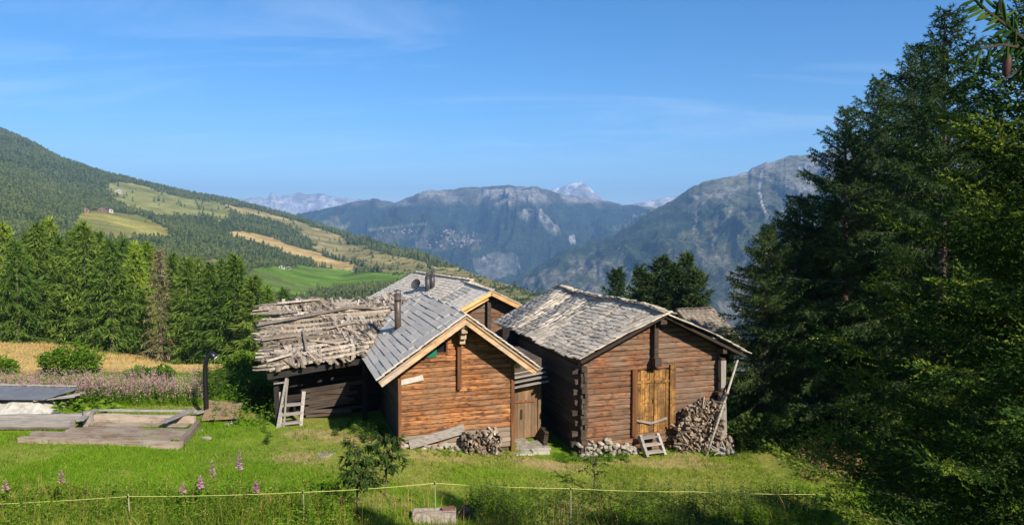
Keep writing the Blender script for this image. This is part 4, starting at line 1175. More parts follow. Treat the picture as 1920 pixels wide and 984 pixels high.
# ------------------------------------------------------------------ vegetation helpers
def rv(n): 
    v = rng.normal(size=(n, 3)); return v / np.linalg.norm(v, axis=1, keepdims=True)
def unit(v): return v / np.maximum(np.linalg.norm(v, axis=-1, keepdims=True), 1e-9)
def needles(P, D, L, m, nl, nw, along=.55, spread=.8, flat=0.0):
    """m slender needle triangles along each twig"""
    n = len(P)
    t = rng.random((n, m, 1)); D3 = np.repeat(D[:, None, :], m, 1)
    p = P[:, None, :] + D3 * t * L[:, None, None]
    q = rv(n * m).reshape(n, m, 3); q = q - D3 * (q * D3).sum(-1, keepdims=True)
    q[..., 2] *= 1 - flat
    q = unit(q)
    d = unit(D3 * along + q * spread)
    s = unit(np.cross(d, rv(n * m).reshape(n, m, 3))) * nw * .5
    ln = nl * (.7 + .6 * rng.random((n, m, 1)))
    V = np.stack([p - s, p + s, p + d * ln], 2).reshape(-1, 3)
    return V
def tris(V): return np.arange(len(V)).reshape(-1, 3)
def leaves(P, D, ln, wd, droop=.3):
    """rhombic leaves, two triangles each, folded a little"""
    n = len(P)
    s = unit(np.cross(D, rv(n) + np.array([0, 0, 1.5]))) * (wd[:, None] * .5)
    mid = P + D * ln[:, None] * .45
    tip = P + D * ln[:, None]; tip[:, 2] -= ln * droop
    V = np.stack([P, mid + s, tip, P, tip, mid - s], 1).reshape(-1, 3)
    return V
def conifer(h, r, nbr, z0=.06, pw=.8, k=1.5, el0=-.1, el1=.8, droop=.25, up=.12, step=.16, tl=.55, hang=.35, side=.9, var=.45, gap=.15, bottom=.85, clump=0.0):
    Ps = []; Ds = []; Ls = []; limbs = []
    for i in range(nbr):
        f = (i + rng.random()) / nbr
        z = h * (z0 + (1 - z0) * f)
        prof = min(1, k * (1 - f) ** pw) * min(1, bottom + f * 1.2)
        L = r * prof * (1 - var * rng.random())
        if rng.random() < gap: L *= .55
        L = max(L, .12 * r * .5)
        az = i * 2.39996 + rng.normal(0, .35)
        el = lerp(el0, el1, f ** 1.5) + rng.normal(0, .08)
        n = max(3, int(L / step))
        t = np.linspace(.10, 1, n)
        wob = rng.normal(0, .05) * np.sin(t * 4)
        rad = t * L * cos(el)
        zz = z + L * (sin(el) * t - droop * t ** 2 * (1 - .6 * f) + up * t ** 3)
        a = az + wob
        P = np.stack([rad * np.cos(a), rad * np.sin(a), zz], 1)
        T = unit(np.gradient(P, axis=0))
        limbs.append((z, P, L))
        sd = np.array([-sin(az), cos(az), 0])
        for sg in (-1, 1):
            j = rng.random((n, 3)) - .5
            D = unit(T * .75 + sd * sg * side * (.6 + .6 * rng.random((n, 1))) + j * .5 + np.array([0, 0, -hang]) * (.5 + rng.random((n, 1))))
            Ps.append(P); Ds.append(D); Ls.append(tl * (1.05 - .6 * t) * (.5 + .8 * rng.random(n)) * (.45 + .55 * L / r))
        Ps.append(P); Ds.append(unit(T + .25 * (rng.random((n, 3)) - .5))); Ls.append(np.full(n, step * 1.3))
    return np.concatenate(Ps), np.concatenate(Ds), np.concatenate(Ls), limbs
def trunk_mesh(name, h, r0, mat, limbs=(), every=2, lr=.18, bend=.02):
    mb = MB()
    pts = [(bend * h * sin(3 * z / h + 1) * .4 * (z / h), bend * h * (1 - cos(2 * z / h)) * .3, z) for z in np.linspace(-.5, h, 9)]
    mb.tube(pts, [r0 * (1.15 if i == 0 else 1) * (1 - .93 * i / 8) for i in range(9)], 8)
    for i, (z, P, L) in enumerate(limbs):
        if i % every: continue
        idx = np.linspace(0, len(P) - 1, min(4, len(P))).astype(int)
        q = [(0, 0, z - .02)] + [tuple(P[j]) for j in idx]
        rr = max(.008, r0 * lr * (1 - .8 * z / h))
        mb.tube(q, [rr] + [rr * (1 - .8 * (j + 1) / len(idx)) for j in range(len(idx))], 4, False)
    return smallmesh(name, mb.V, mb.F, mat)
def tree_from(crown, trunk, name, loc, label, cat, group=None, s=1.0, rz=None, sx=1.0):
    e = empty(name, loc, random.uniform(0, 6.28) if rz is None else rz, label, cat, group)
    e.scale = (s * sx, s * sx, s)
    link('trunk', trunk, e); link('crown', crown, e)
    return e

# ------------------------------------------------------------------ row of conifers beyond the dry field
ROW = []
for v in range(6):
    h = 10.0; r = (2.3, 2.6, 2.1, 2.4, 2.0, 2.8)[v]
    P, D, L, lb = conifer(h, r, 105, z0=.05, pw=(.95, .8, 1.0, .85, .95, .75)[v], k=1.4, el0=-.15, el1=.95, droop=.22, up=.10, step=.26, tl=1.05, hang=.95, var=.45, gap=.15)
    V = needles(P, D, L, 7, .40, .085, 1.0, .45)
    ROW.append((bigmesh('crown', V, tris(V), L_row), trunk_mesh('trunk', h, .17, M_barkp, lb, 3)))
P, D, L, lb = conifer(10, 1.9, 90, z0=.04, pw=.9, k=1.3, el0=-.35, el1=.4, droop=.3, up=.1, step=.32, tl=.7, hang=.5)
V = needles(P, D, L, 3, .42, .09, .8, .6)
DY = (bigmesh('crown', V, tris(V), L_brown), trunk_mesh('trunk', 10, .17, M_bark, lb, 2))
ROWB = [(bigmesh('crown', np.array([v.co[:] for v in c.vertices]), np.array([p.vertices[:] for p in c.polygons]), L_row2), t) for c, t in ROW[:3]]
CL = []
for v in range(2):
    P, D, L, lb = conifer(10.0, 2.6, 120, z0=.05, pw=.6, k=1.35, el0=-.15, el1=.7, droop=.22, up=.10, step=.26, tl=.95, hang=.55, var=.5, gap=.2)
    V = needles(P, D, L, 8, .38, .08, .9, .55)
    CL.append((bigmesh('crown', V, tris(V), L_larch), trunk_mesh('trunk', 10.0, .17, M_bark, lb, 3)))
rows = [  # px, top py, depth, variant, width factor
    (-35, 440, 66, 0, 1.15), (28, 455, 63, 1, 1.1), (70, 426, 67, 3, 1.15), (112, 448, 70, 2, 1.0), (158, 424, 66, 5, 1.15), (205, 456, 64, 1, 1.2), (252, 460, 69, 'b', 1.05), (298, 470, 63, 'd', 1.0), (348, 488, 63, 4, 1.25), (392, 500, 61, 0, 1.15), (440, 484, 58, 3, 1.25), (474, 522, 55, 2, 1.3)]
back = [(5, 425, 80, 'b', 1.1), (50, 440, 82, 2, 1.1), (92, 416, 84, 'b', 1.2), (135, 438, 86, 0, 1.1), (185, 440, 82, 1, 1.1), (230, 452, 84, 3, 1.1), (275, 458, 80, 'b', 1.1), (322, 480, 80, 2, 1.2), (368, 490, 76, 5, 1.1), (416, 494, 74, 1, 1.2), (500, 540, 84, 'b', 1.2), (530, 545, 92, 1, 1.2), (-80, 440, 70, 3, 1.2)]
ordn = ['first', 'second', 'third', 'fourth', 'fifth', 'sixth', 'seventh', 'eighth', 'ninth', 'tenth', 'eleventh', 'twelfth', 'thirteenth']
def row_tree(i, px, py, d, v, w, back_):
    b = (px - 960) / FPX
    g = gv(b * d, d); top = at_depth(px, py, d).z
    if v == 'd':
        c, t = DY; lab = 'dying brown spruce standing among the green conifers beyond the dry field'
    else:
        c, t = ROWB[i % 3] if v == 'b' else ROW[v]
        lab = f"green conifer, {ordn[i]} from the left in the {'rear' if back_ else 'front'} row beyond the dry field"
    tree_from(c, t, 'conifer', g, lab, 'tree', 'conifers beyond the dry field', (top - g.z) / 10.0, None, w * 9.0 / max(6.0, (top - g.z)) if (top - g.z) < 9 else w)
for i, a in enumerate(sorted(rows)): row_tree(i, *a, False)
for i, a in enumerate(sorted(back)): row_tree(i, *a, True)

# ------------------------------------------------------------------ conifers behind the barn roof
h = 10.0
for i, (px, py, d, v, w) in enumerate(((1157, 508, 58, 0, .8), (1200, 504, 62, 1, .8), (1218, 516, 59, 0, .9), (1243, 488, 61, 1, 1.0), (1266, 500, 58, 0, .95), (1288, 482, 60, 1, .9), (1309, 512, 57, 0, .9))):
    b = (px - 960) / FPX; top = at_depth(px, py, d).z; g = gv(b * d, d)
    tree_from(*CL[v], 'conifer', g, f"green conifer, {ordn[i]} from the left in the clump rising behind the barn roof", 'tree', 'conifers behind the barn', (top - g.z) / 10, None, w)

# ------------------------------------------------------------------ trees over the far hillside
def low_conifer(seed, mat, rings=5, n=7):
    r_ = np.random.default_rng(seed); V = []; F = []
    for k in range(rings):
        f = k / rings; zb = .08 + .78 * f; zt = min(1, zb + .34); rad = .26 * (1 - f) ** .8 + .02
        b = len(V); V.append((r_.normal(0, .01), r_.normal(0, .01), zt))
        for i in range(n * 2):
            a = pi * i / n + r_.random() * .3; rr = rad * (r_.uniform(.8, 1.2) if i % 2 else r_.uniform(.45, .65))
            V.append((rr * cos(a), rr * sin(a), zb + (0 if i % 2 else .05) + r_.normal(0, .015)))
        for i in range(n * 2): F.append((b, b + 1 + i, b + 1 + (i + 1) % (n * 2)))
    return np.array(V), np.array(F)
FARV = [low_conifer(s, None, 3, 4) for s in range(8)]
FARM = []
for v in range(6):
    P, D, L, lb = conifer(1.0, .25, 46, z0=.05, pw=.75, k=1.5, el0=-.1, el1=.9, droop=.2, step=.045, tl=.10, hang=.4, var=.5)
    V = needles(P, D, L, 2, .06, .022, .8, .6)
    tm = MB(); tm.tube([(0, 0, -.05), (0, 0, .5), (0, 0, .95)], [.018, .012, .002], 5)
    b = len(V); V = np.concatenate([V, np.array(tm.V)])
    F = np.concatenate([tris(V[:b]), np.array([(f[0] + b, f[1] + b, f[2] + b) for f in tm.F if len(f) >= 3] + [(f[0] + b, f[2] + b, f[3] + b) for f in tm.F if len(f) == 4])])
    FARM.append(bigmesh('far_conifer', V, F, L_far))
N = 420000
cpx = rng.uniform(-60, 1140, N)
dr = np.interp(cpx, HX, HR)
# uniform over the real ground: density proportional to distance squared in (bearing, log distance)
u = rng.random(N); t = np.log(np.sqrt(1 + u * ((dr / D0) ** 2 - 1))) / np.log(dr / D0)
keep = rng.random(N) < (dr / 1500.0) ** 2
cpx = cpx[keep]; t = t[keep]
x, y, z, yp = hill_pt(cpx, t)
_, dens = hill_cover(cpx, yp, x, y)
skyline = (t > .985) & (cpx < 660)
hm_ = np.interp(y, [100, 250, 500, 900, 1500], [2.9, 3.6, 4.8, 6.4, 8.5])
keep = (rng.random(len(x)) < np.clip(dens, 0, 1) ** 1.3 * .9 * (4.2 / np.maximum(hm_, 4.2)) ** 2) | (skyline & (rng.random(len(x)) < .7))
x, y, z, t, cpx = x[keep], y[keep], z[keep], t[keep], cpx[keep]
hgt = rng.uniform(.65, 1.35, len(x)) * np.interp(y, [100, 250, 500, 900, 1500], [2.9, 3.6, 4.8, 6.4, 8.5])
# extra grown-over band above the ruin
app = hgt / y
order = np.argsort(-app)
near, far = order[:300], rng.permutation(order[300:])[:17000]
print('hill trees', len(x), 'nearest', y[near].min(), y[near].max())
for k, i in enumerate(near):
    o = link('hillside_conifer', FARM[k % 6], None, (x[i], y[i], z[i] - .2), (0, 0, random.uniform(0, 6.3)), (hgt[i] * random.uniform(.9, 1.3),) * 2 + (hgt[i],))
    tag(o, 'small dark conifer on the hillside beyond the houses', 'tree', 'conifers dotted over the hillside')
Vs = []; Fs = []; b = 0
for k, i in enumerate(far):
    V, F = FARV[k % 8]
    a = rng.random() * 6.3; w = hgt[i] * rng.uniform(.95, 1.5)
    M = np.array([[cos(a) * w, -sin(a) * w, 0], [sin(a) * w, cos(a) * w, 0], [0, 0, hgt[i]]])
    Vs.append(V @ M.T + np.array([x[i], y[i], z[i] - .3])); Fs.append(F + b); b += len(V)
L_wood = leafmat('hillside_wood', [(.2, (.036, .054, .022)), (.5, (.072, .096, .034)), (.8, (.112, .134, .048))], .1, nscale=.012)
o = link('hillside_wood', bigmesh('hillside_wood', np.concatenate(Vs), np.concatenate(Fs), L_wood))
tag(o, 'dark conifer wood covering the far hillside', 'wood', kind='stuff')
# low shrubs on the dry right hand slope
sp = rng.uniform(640, 1130, 2600); st_ = rng.uniform(.1, 1.0, 2600) ** .8
x, y, z, yp = hill_pt(sp, st_)
ok = in_poly(sp, yp, RIGHT) & (rng.random(2600) < .8)
x, y, z = x[ok], y[ok], z[ok]
Ps = []; Ls = []
for i in range(len(x)):
    s = rng.uniform(.7, 2.2); n = 12
    p = rv(n) * s * .6 * np.array([1.3, 1.3, .8]); p[:, 2] = np.abs(p[:, 2])
    Ps.append(p + np.array([x[i], y[i], z[i]])); Ls.append(np.full(n, s * .7))
P = np.concatenate(Ps); L = np.concatenate(Ls)
V = leaves(P, unit(rv(len(P)) + np.array([0, 0, .6])), L, L * .8, .1)
o = link('hillside_scrub', bigmesh('hillside_scrub', V, tris(V), L_far)); tag(o, 'dark scrub speckling the dry slope behind the roofs', 'scrub', kind='stuff')

# small houses on the hillside
def far_house(px, py, w, label, wall, roof, rz=.4):
    tt = np.linspace(.02, 1, 400); X, Y, Z, YP = hill_pt(np.full(400, px), tt)
    i = int(np.argmax(YP < py)); loc = (float(X[i]), float(Y[i]), float(Z[i]))
    e = empty('hillside_house', loc, rz, label, 'house', 'houses on the far hillside')
    l, d_, hh = w, w * .75, w * .42
    V, F = body_mesh(-l / 2, l / 2, -d_ / 2, d_ / 2, -2, hh, hh, 0, hh + l * .27)
    link('wall', smallmesh('wall', V, F, wall), e)
    mb = MB()
    for sg in (-1, 1):
        V = [(0, -d_ / 2 - .6, hh + l * .27 + .15), (sg * (l / 2 + .7), -d_ / 2 - .6, hh - .2), (sg * (l / 2 + .7), d_ / 2 + .6, hh - .2), (0, d_ / 2 + .6, hh + l * .27 + .15)]
        V = V + [(a, b, c + .3) for a, b, c in V]; mb.add(V, BOXF)
    mb.build('roof', roof, e)
    for k in (-1, 1):
        link('window', boxmesh('window', k * l * .22 - .5, k * l * .22 + .5, -d_ / 2 - .06, -d_ / 2 + .1, hh * .35, hh * .35 + 1.2, M_glass), e)
M_roofd = plain('dark_roof', (.12, .10, .09), nscale=.5); M_wallw = plain('pale_wall', (.48, .43, .36), nscale=.5); M_wallo = plain('larch_wall', (.26, .165, .10), nscale=.5)
far_house(162, 399, 7, 'leftmost brown house above the golden clearing on the wooded hillside', M_wallo, M_roofd)
far_house(196, 398, 8, 'dark roofed house right of the clearing top on the wooded hillside', M_wallo, M_roofd, .1)
far_house(208, 399, 6, 'smaller pale house at the right end above the golden clearing', M_wallw, M_roofd, .5)
far_house(226, 363, 9, 'lone whitish house high in the upper meadow near the skyline', M_wallw, M_wallw, .1)
far_house(528, 504, 4.2, 'grey roofed farmhouse at the upper edge of the bright green field', M_wallw, M_roofd, .2)
far_house(540, 505, 2.6, 'small white shed next to the farmhouse on the green field', M_wallw, M_wallw, .3)
far_house(672, 506, 5, 'orange chalet at the right end of the green field', M_wallo, M_wallo, .6)
far_house(661, 508, 2.8, 'pale hut just below the orange chalet by the green field', M_wallw, M_wallw, .2)

# far villages across the valley: uncountable specks of houses
PXc, YPc, Xc, Yc, Zc = CEN
Vs = []; b = 0; F0 = np.array(BOXF); Fs = []
cand = np.argwhere(in_poly(PXc, YPc, [(790, 452), (830, 430), (890, 434), (898, 452), (860, 470), (800, 466)]) | in_poly(PXc, YPc, [(700, 432), (770, 430), (770, 440), (700, 438)]))
for k in range(200):
    i, j = cand[rng.integers(len(cand))]
    w = rng.uniform(5, 11); h = rng.uniform(3, 6)
    c = np.array([Xc[i, j] + rng.uniform(-18, 18), Yc[i, j] + rng.uniform(-20, 20), Zc[i, j] - 6])
    Vs.append(np.array(box_v(-w / 2, w / 2, -w / 2, w / 2, 0, h + 6)) + c); Fs.append(F0 + b); b += 8
M_vil = plain('village_walls', (.33, .28, .23), nscale=.05, c2=(.17, .13, .11))
o = link('distant_village', bigmesh('distant_village', np.concatenate(Vs), np.concatenate(Fs), M_vil)); tag(o, 'far village scattered over a terrace of the central mountain', 'village', kind='stuff')

# ------------------------------------------------------------------ big dark larches on the right
LAR = []
for v, (h, r, nb) in enumerate(((13.0, 5.0, 210), (9.0, 3.9, 180))):
    P, D, L, lb = conifer(h, r, nb, z0=.05, pw=.72, k=1.3, el0=-.08, el1=.55, droop=.20, up=.10, step=.12, tl=.9, hang=.75, side=.75, var=.6, gap=.25, bottom=.85)
    V = needles(P, D, L, 12, .12, .034, .7, .7)
    LAR.append((bigmesh('crown', V, tris(V), L_larchS), trunk_mesh('trunk', h, .24, M_bark, lb, 1, .16)))
    print('larch', len(V) // 3)
    P2 = P; 
lar_list = [(1768, 22, 21.5, 0, 1.1, 'tallest dark larch on the right, its top near the upper frame edge'),
            (1705, 88, 36, 0, 1.25, 'dark larch leaning close to the left side of the tallest one'),
            (1640, 150, 35, 0, 1.25, 'dark larch two crowns left of the tallest one on the right'),
            (1585, 205, 25, 0, 1.0, 'dark larch whose left boughs cut across the right mountain'),
            (1500, 372, 25.5, 1, 1.0, 'dark larch with long low boughs reaching toward the mountain'),
            (1440, 425, 24.5, 1, .9, 'shorter drooping larch just right of the barn'),
            (1840, 190, 29, 0, 1.0, 'dark larch filling the gap right of the tallest one'),
            (1905, 270, 27, 0, 1.0, 'dark larch rising behind the near spruce at the right edge'),
            (1690, 330, 31, 1, 1.3, 'dark larch filling the gap behind the tall right hand larches'),
            (1550, 430, 28, 1, 1.2, 'low dark larch in the shadow behind the barn'),
            (1990, 250, 25, 0, 1.0, 'dark larch at the far right border of the picture')]
for k, (px, py, d, v, w, lab) in enumerate(lar_list):
    b = (px - 960) / FPX; g = gv(b * d, d); top = at_depth(px, py, d).z
    h0 = (13.0, 9.0)[v]; s = (top - g.z) / h0
    tree_from(*LAR[v], 'larch', g, lab, 'tree', None, s, k * 1.9 + .6, w / s * (min(1, s) if s < 1 else 1) )
# trees standing outside the frame on the right; they shade the larches and the foot of the lawn
for k, (x_, y_, h_) in enumerate(((21.8, 12.8, 15), (25.5, 16.5, 15), (24.2, 10.2, 15), (30, 15, 15), (19.6, 16.2, 12))):
    g = gv(x_, y_); tree_from(*LAR[0], 'larch', g, 'larch standing beyond the right border beside the dark larches', 'tree', 'larches past the right border', h_ / 13.0, k * 1.3, .8)
for k, (x_, y_, zt) in enumerate(((12.3, 6.6, 8.6), (14.8, 7.6, 8.4), (9.8, 6.4, 8.3), (16.8, 7.0, 8.8), (11.0, 5.4, 8.4), (13.5, 5.6, 8.8))):
    g = gv(x_, y_); tree_from(*LAR[1], 'larch', g, 'young larch on the bank beyond the right border', 'tree', 'young larches on the bank', (zt - g.z) / 9.0, k * 1.7, 1.15)

# ------------------------------------------------------------------ spruces close to the camera on the right
def near_spruce(name, h, r, nb, loc, label, m, rz):
    P, D, L, lb = conifer(h, r, nb, z0=.02, pw=.85, k=1.7, el0=-.05, el1=.75, droop=.34, up=.26, step=.10, tl=.50, hang=.16, side=1.0, var=.45, gap=.15, bottom=.95)
    ns = 6; n = len(P)
    f = (np.arange(ns)[None] + rng.random((n, ns))) / ns
    q = P[:, None] + D[:, None] * (L[:, None] * f)[..., None]
    q[..., 2] -= .10 * L[:, None] * f ** 2
    sg = np.where(rng.random((n, ns)) < .5, 1, -1)[..., None]
    sd = unit(np.cross(np.repeat(D[:, None], ns, 1), np.array([0, 0, 1.0]) + .35 * rng.normal(size=(n, ns, 3))))
    sd[:, -1] *= .25
    dd = unit(D[:, None] * .85 + sd * sg * .75 + rng.normal(size=(n, ns, 3)) * .12)
    ln = (.09 + .10 * rng.random((n, ns))) * (1.1 - .3 * f)
    q, dd, ln = q.reshape(-1, 3), dd.reshape(-1, 3), ln.ravel()
    a_ = rz; wx_ = cos(a_) * q[:, 0] - sin(a_) * q[:, 1]
    keep = (wx_ < .7) | (rng.random(len(q)) < .3)
    q, dd, ln = q[keep], dd[keep], ln[keep]
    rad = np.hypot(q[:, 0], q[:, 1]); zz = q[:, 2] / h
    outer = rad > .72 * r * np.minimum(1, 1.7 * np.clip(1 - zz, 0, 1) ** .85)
    sunlit = outer & (fbm(q[:, 0] * 3.2 + q[:, 2] * 1.3, q[:, 1] * 3.2 - q[:, 2] * 2.1, 3, 19) > .47)
    e = empty(name, loc, rz, label, 'tree')
    V = needles(q[~sunlit], dd[~sunlit], ln[~sunlit], m, .030, .0150, .9, .6); link('crown', bigmesh('crown', V, tris(V), L_spruce), e)
    V2 = needles(q[sunlit], dd[sunlit], ln[sunlit] * 1.15, m + 4, .028, .0140, .9, .55); link('sunlit_shoots', bigmesh('sunlit_shoots', V2, tris(V2), L_tip), e)  # outer clumps in the lighter colour that paints sun on the tips
    link('trunk', trunk_mesh('trunk', h, .13, M_twig, lb, 1, .10), e)
    return e, lb
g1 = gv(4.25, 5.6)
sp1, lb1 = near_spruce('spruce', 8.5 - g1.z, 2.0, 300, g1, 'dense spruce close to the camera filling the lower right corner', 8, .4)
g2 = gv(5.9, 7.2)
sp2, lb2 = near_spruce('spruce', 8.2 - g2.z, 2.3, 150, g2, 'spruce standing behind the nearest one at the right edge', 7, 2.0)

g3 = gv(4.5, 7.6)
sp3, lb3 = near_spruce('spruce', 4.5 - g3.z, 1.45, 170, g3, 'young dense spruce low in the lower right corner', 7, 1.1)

# bough of a spruce standing just outside the frame, reaching in at the upper right
g4 = gv(5.2, 4.6)
e4 = empty('spruce', g4, 0, 'dark spruce bough with a hanging red brown cone in the upper right corner', 'tree')
P, D, L, lb = conifer(9.4 - g4.z, .5, 26, z0=.3, step=.2, tl=.25)
V = needles(P, D, L, 4, .05, .012)
link('crown', bigmesh('crown', V, tris(V), L_spruce), e4); link('trunk', trunk_mesh('trunk', 9.4 - g4.z, .09, M_twig, lb, 2, .12), e4)
mb = MB(); bp_ = []; bd_ = []; bl_ = []
for pts_, dz_ in ((((2120, 220, 4.6), (1990, 125, 4.5), (1905, 62, 4.4), (1850, 20, 4.35), (1800, -25, 4.3)), 0), (((2000, 130, 4.5), (1930, 92, 4.45), (1880, 84, 4.4), (1838, 92, 4.4)), 0), (((2060, 175, 4.5), (1985, 150, 4.5), (1920, 128, 4.5), (1880, 150, 4.5)), 0), (((1905, 62, 4.4), (1880, 30, 4.5), (1872, -20, 4.5)), 0)):
    W = [at_depth(*q_) - g4 for q_ in pts_]
    mb.tube(W, [.016 * (1 - .75 * i / len(W)) for i in range(len(W))], 5)
    for a_, b_ in zip(W[:-1], W[1:]):
        n_ = max(2, int((b_ - a_).length / .014))
        for k in range(n_):
            u = (k + random.random()) / n_; t_ = (b_ - a_).normalized(); sd_ = t_.cross(Vector((random.gauss(0, .3), -1, random.gauss(0, .3)))).normalized() * (1 if k % 2 else -1)
            bp_.append(lerp(a_, b_, u)); bd_.append(t_ * .55 + sd_ * .8 + Vector((0, random.gauss(0, .25), -.1))); bl_.append(random.uniform(.06, .15))
        bp_.append(b_); bd_.append(t_); bl_.append(.1)
mb.build('bough', M_twig, e4)
mb = MB()
for p_, d_, l_ in zip(bp_, bd_, bl_):
    if random.random() < .35: continue
    d_ = d_.normalized(); c_ = Vector((random.gauss(0, .008), random.gauss(0, .008), random.gauss(0, .008)))
    mb.tube([p_, p_ + d_ * l_ * .3, p_ + d_ * l_ * .7 + c_, p_ + d_ * l_ + c_ * 1.6], [.004, .0105, .0095, .002], 5, False)
mb.build('shoots', L_spruce, e4)
q_ = at_depth(1890, 100, 4.4) - g4
mb = MB(); mb.tube([q_, q_ + Vector((0, 0, -.03)), q_ + Vector((-.005, 0, -.08)), q_ + Vector((-.01, 0, -.125)), q_ + Vector((-.01, 0, -.145))], [.006, .020, .026, .018, .004], 9)
mb.build('cone', plain('cone_scales', (.13, .05, .035), nscale=60, c2=(.05, .02, .015)), e4, True)

# ------------------------------------------------------------------ things lying about on the left
def lay(name, p0, p1, w, h, mat, parent=None, lift=0.0, label=None, cat=None, seg=5):
    a = gpt(*p0); b = gpt(*p1)
    a.z += h / 2 + lift; b.z += h / 2 + lift
    if parent:
        inv = parent.matrix_basis.inverted(); a = inv @ a; b = inv @ b
    o = fit_beam(name, parent, a, b, w, h, mat, .015, seg)
    if label: tag(o, label, cat)
    return o
base = gpt(200, 835)
tb = empty('timber_bed', base, 0, 'low bed of weathered reddish planks and beams lying on the lawn', 'timber bed')
lay('beam', (38, 829), (338, 841), .19, .15, W_red, tb)
lay('plank', (62, 820), (322, 830), .22, .09, W_red, tb, .07)
lay('plank', (70, 817), (345, 826), .16, .07, W_red, tb, .04)
lay('plank', (130, 811), (347, 819), .30, .06, W_red, tb, .06)
lay('plank', (160, 805), (350, 811), .26, .05, W_red, tb, .03)
lay('plank', (170, 800), (352, 804), .22, .05, W_red, tb, .07)
lay('beam', (178, 793), (366, 797), .16, .22, W_red, tb, .06)
lay('lath', (184, 787), (370, 789), .07, .05, W_grey, tb, .28)
lay('end_board', (308, 811), (362, 786), .24, .04, W_grey, tb, .30)
lay('side_board', (150, 808), (181, 787), .20, .04, W_grey, tb, .30)
lay('beam', (340, 838), (372, 800), .14, .16, W_red, tb, .02)
def round_log(p0, p1, r, label, lift=0.0):
    a = gpt(*p0); b = gpt(*p1); a.z += r + lift; b.z += r + lift
    mb = MB(); n = 7
    mb.tube([lerp(a, b, i / n) + Vector((0, random.uniform(-.015, .015), random.uniform(-.01, .01))) for i in range(n + 1)], [r * random.uniform(.92, 1.06) for _ in range(n + 1)], 10)
    o = mb.build('log', W_log0, smooth=False); tag(o, label, 'log')
round_log((-60, 806), (136, 806), .15, 'front grey log of the two lying at the left picture edge')
round_log((-60, 797), (158, 795), .14, 'rear grey log of the two lying at the left picture edge', .05)
g = gpt(165, 799); mb = MB(); mb.tube([g + Vector((0, 0, -.1)), g + Vector((.01, 0, .25)), g + Vector((0, .01, .46))], [.15, .14, .135], 9)
o = mb.build('post_stump', W_log0); tag(o, 'short upright grey stump at the end of the logs', 'stump')
# grey sheet and pale tarpaulin on a low heap
g = gpt(40, 783)
ws = empty('covered_heap', g, 0, 'low heap under a pale tarpaulin topped by a flat grey sheet', 'covered heap')
nx, ny = 26, 10; V = []
for j in range(ny):
    for i in range(nx):
        u = i / (nx - 1); v = j / (ny - 1)
        x = -2.2 + 3.25 * u; y = -.1 + 1.5 * v
        z = .42 * min(1, 4 * (1 - u)) * min(1, .25 + 2.2 * v) * (.75 + .5 * fbm(x * 2.2, y * 2.2, 3, 12)) - .04
        V.append((x, y, z))
link('tarpaulin', smallmesh('tarpaulin', V, grid_faces(ny, nx).tolist(), M_tarp), ws)
V = []
for zo in (0, .03):
    for (x, y, z) in ((-2.3, .25, .52), (.55, .25, .50), (1.05, 1.3, .62), (-2.3, 1.5, .66)): V.append((x, y, z + zo))
link('sheet', smallmesh('sheet', V, BOXF, M_sheet), ws)
for k in range(3): fit_beam('lath', ws, (.2 + .1 * k, .3 + .3 * k, .47 - .03 * k), (1.25, .75 + .28 * k, .49), .1, .03, W_grey)
fit_beam('lath', ws, (-2.2, 1.55, .72), (.9, 1.4, .69), .07, .035, W_grey)
# black curved lamp post
g = gpt(387, 778)
top = at_depth(388, 668, g.y)
lp = empty('lamp_post', g, 0, 'black lamp post with a curved neck beside the timber bed', 'lamp post')
h = top.z - g.z
mb = MB(); pts = [(0, 0, -.1), (0, 0, .3), (-.01, 0, h * .5), (-.01, 0, h * .78), (.03, 0, h * .93), (.11, 0, h * 1.0), (.2, 0, h * 1.03)]
mb.tube(pts, [.085, .082, .078, .074, .07, .066, .06], 12); mb.build('pole', M_black, lp, True)
mb = MB(); mb.tube([(.13, 0, h * 1.055), (.20, 0, h * 1.04), (.30, -.01, h * .99), (.33, -.01, h * .975)], [.06, .115, .12, .09], 12); hd = mb.build('lamp_head', M_black, lp, True)
mb = MB(); mb.tube([(.31, -.012, h * .985), (.345, -.014, h * .965)], [.085, .07], 12); mb.build('lens', M_white, hd, True)
# brown hatch and boards right of the lamp
g = gpt(412, 790)
hb_ = empty('hatch', g, 0, 'tilted brown board cover lying right of the lamp post', 'board cover')
V = []
for zo in (0, .05):
    for (px, py, z) in ((378, 793, .06), (446, 795, .16), (456, 774, .30), (392, 768, .26)):
        q = gpt(px, py) - g; V.append((q.x, q.y, q.z + z + zo))
link('board', smallmesh('board', V, BOXF, M_hatch), hb_)
for k in range(4):
    q = gpt(426 + k * 7, 797 - k * 3) - g; link('stone', STONES[k], hb_, (q.x, q.y, q.z + .02), (k, 0, k), (.2, .16, .2))
lay('pale_plank', (366, 783), (415, 768), .22, .04, W_grey, None, .12, 'pale plank lying between the lamp post and the brown cover', 'plank')
for k, (px, py, s, lab) in enumerate(((388, 822, .34, 'pale stone beside the right end of the timber bed'), (376, 808, .22, 'small stone close to the timber bed corner'), (182, 972, .62, 'grey boulder in the weeds at the lower left'), (612, 851, .78, 'flat pale stone slab sunk in the lawn near the chalet'))):
    q = gpt(px, py)
    o = link('stone', STONES[k], None, (q.x, q.y, q.z + (.0 if k != 3 else -.03)), (0, 0, k * 1.3), (s * 1.25, s * .8, s * (.55 if k != 3 else .18))); tag(o, lab, 'stone')
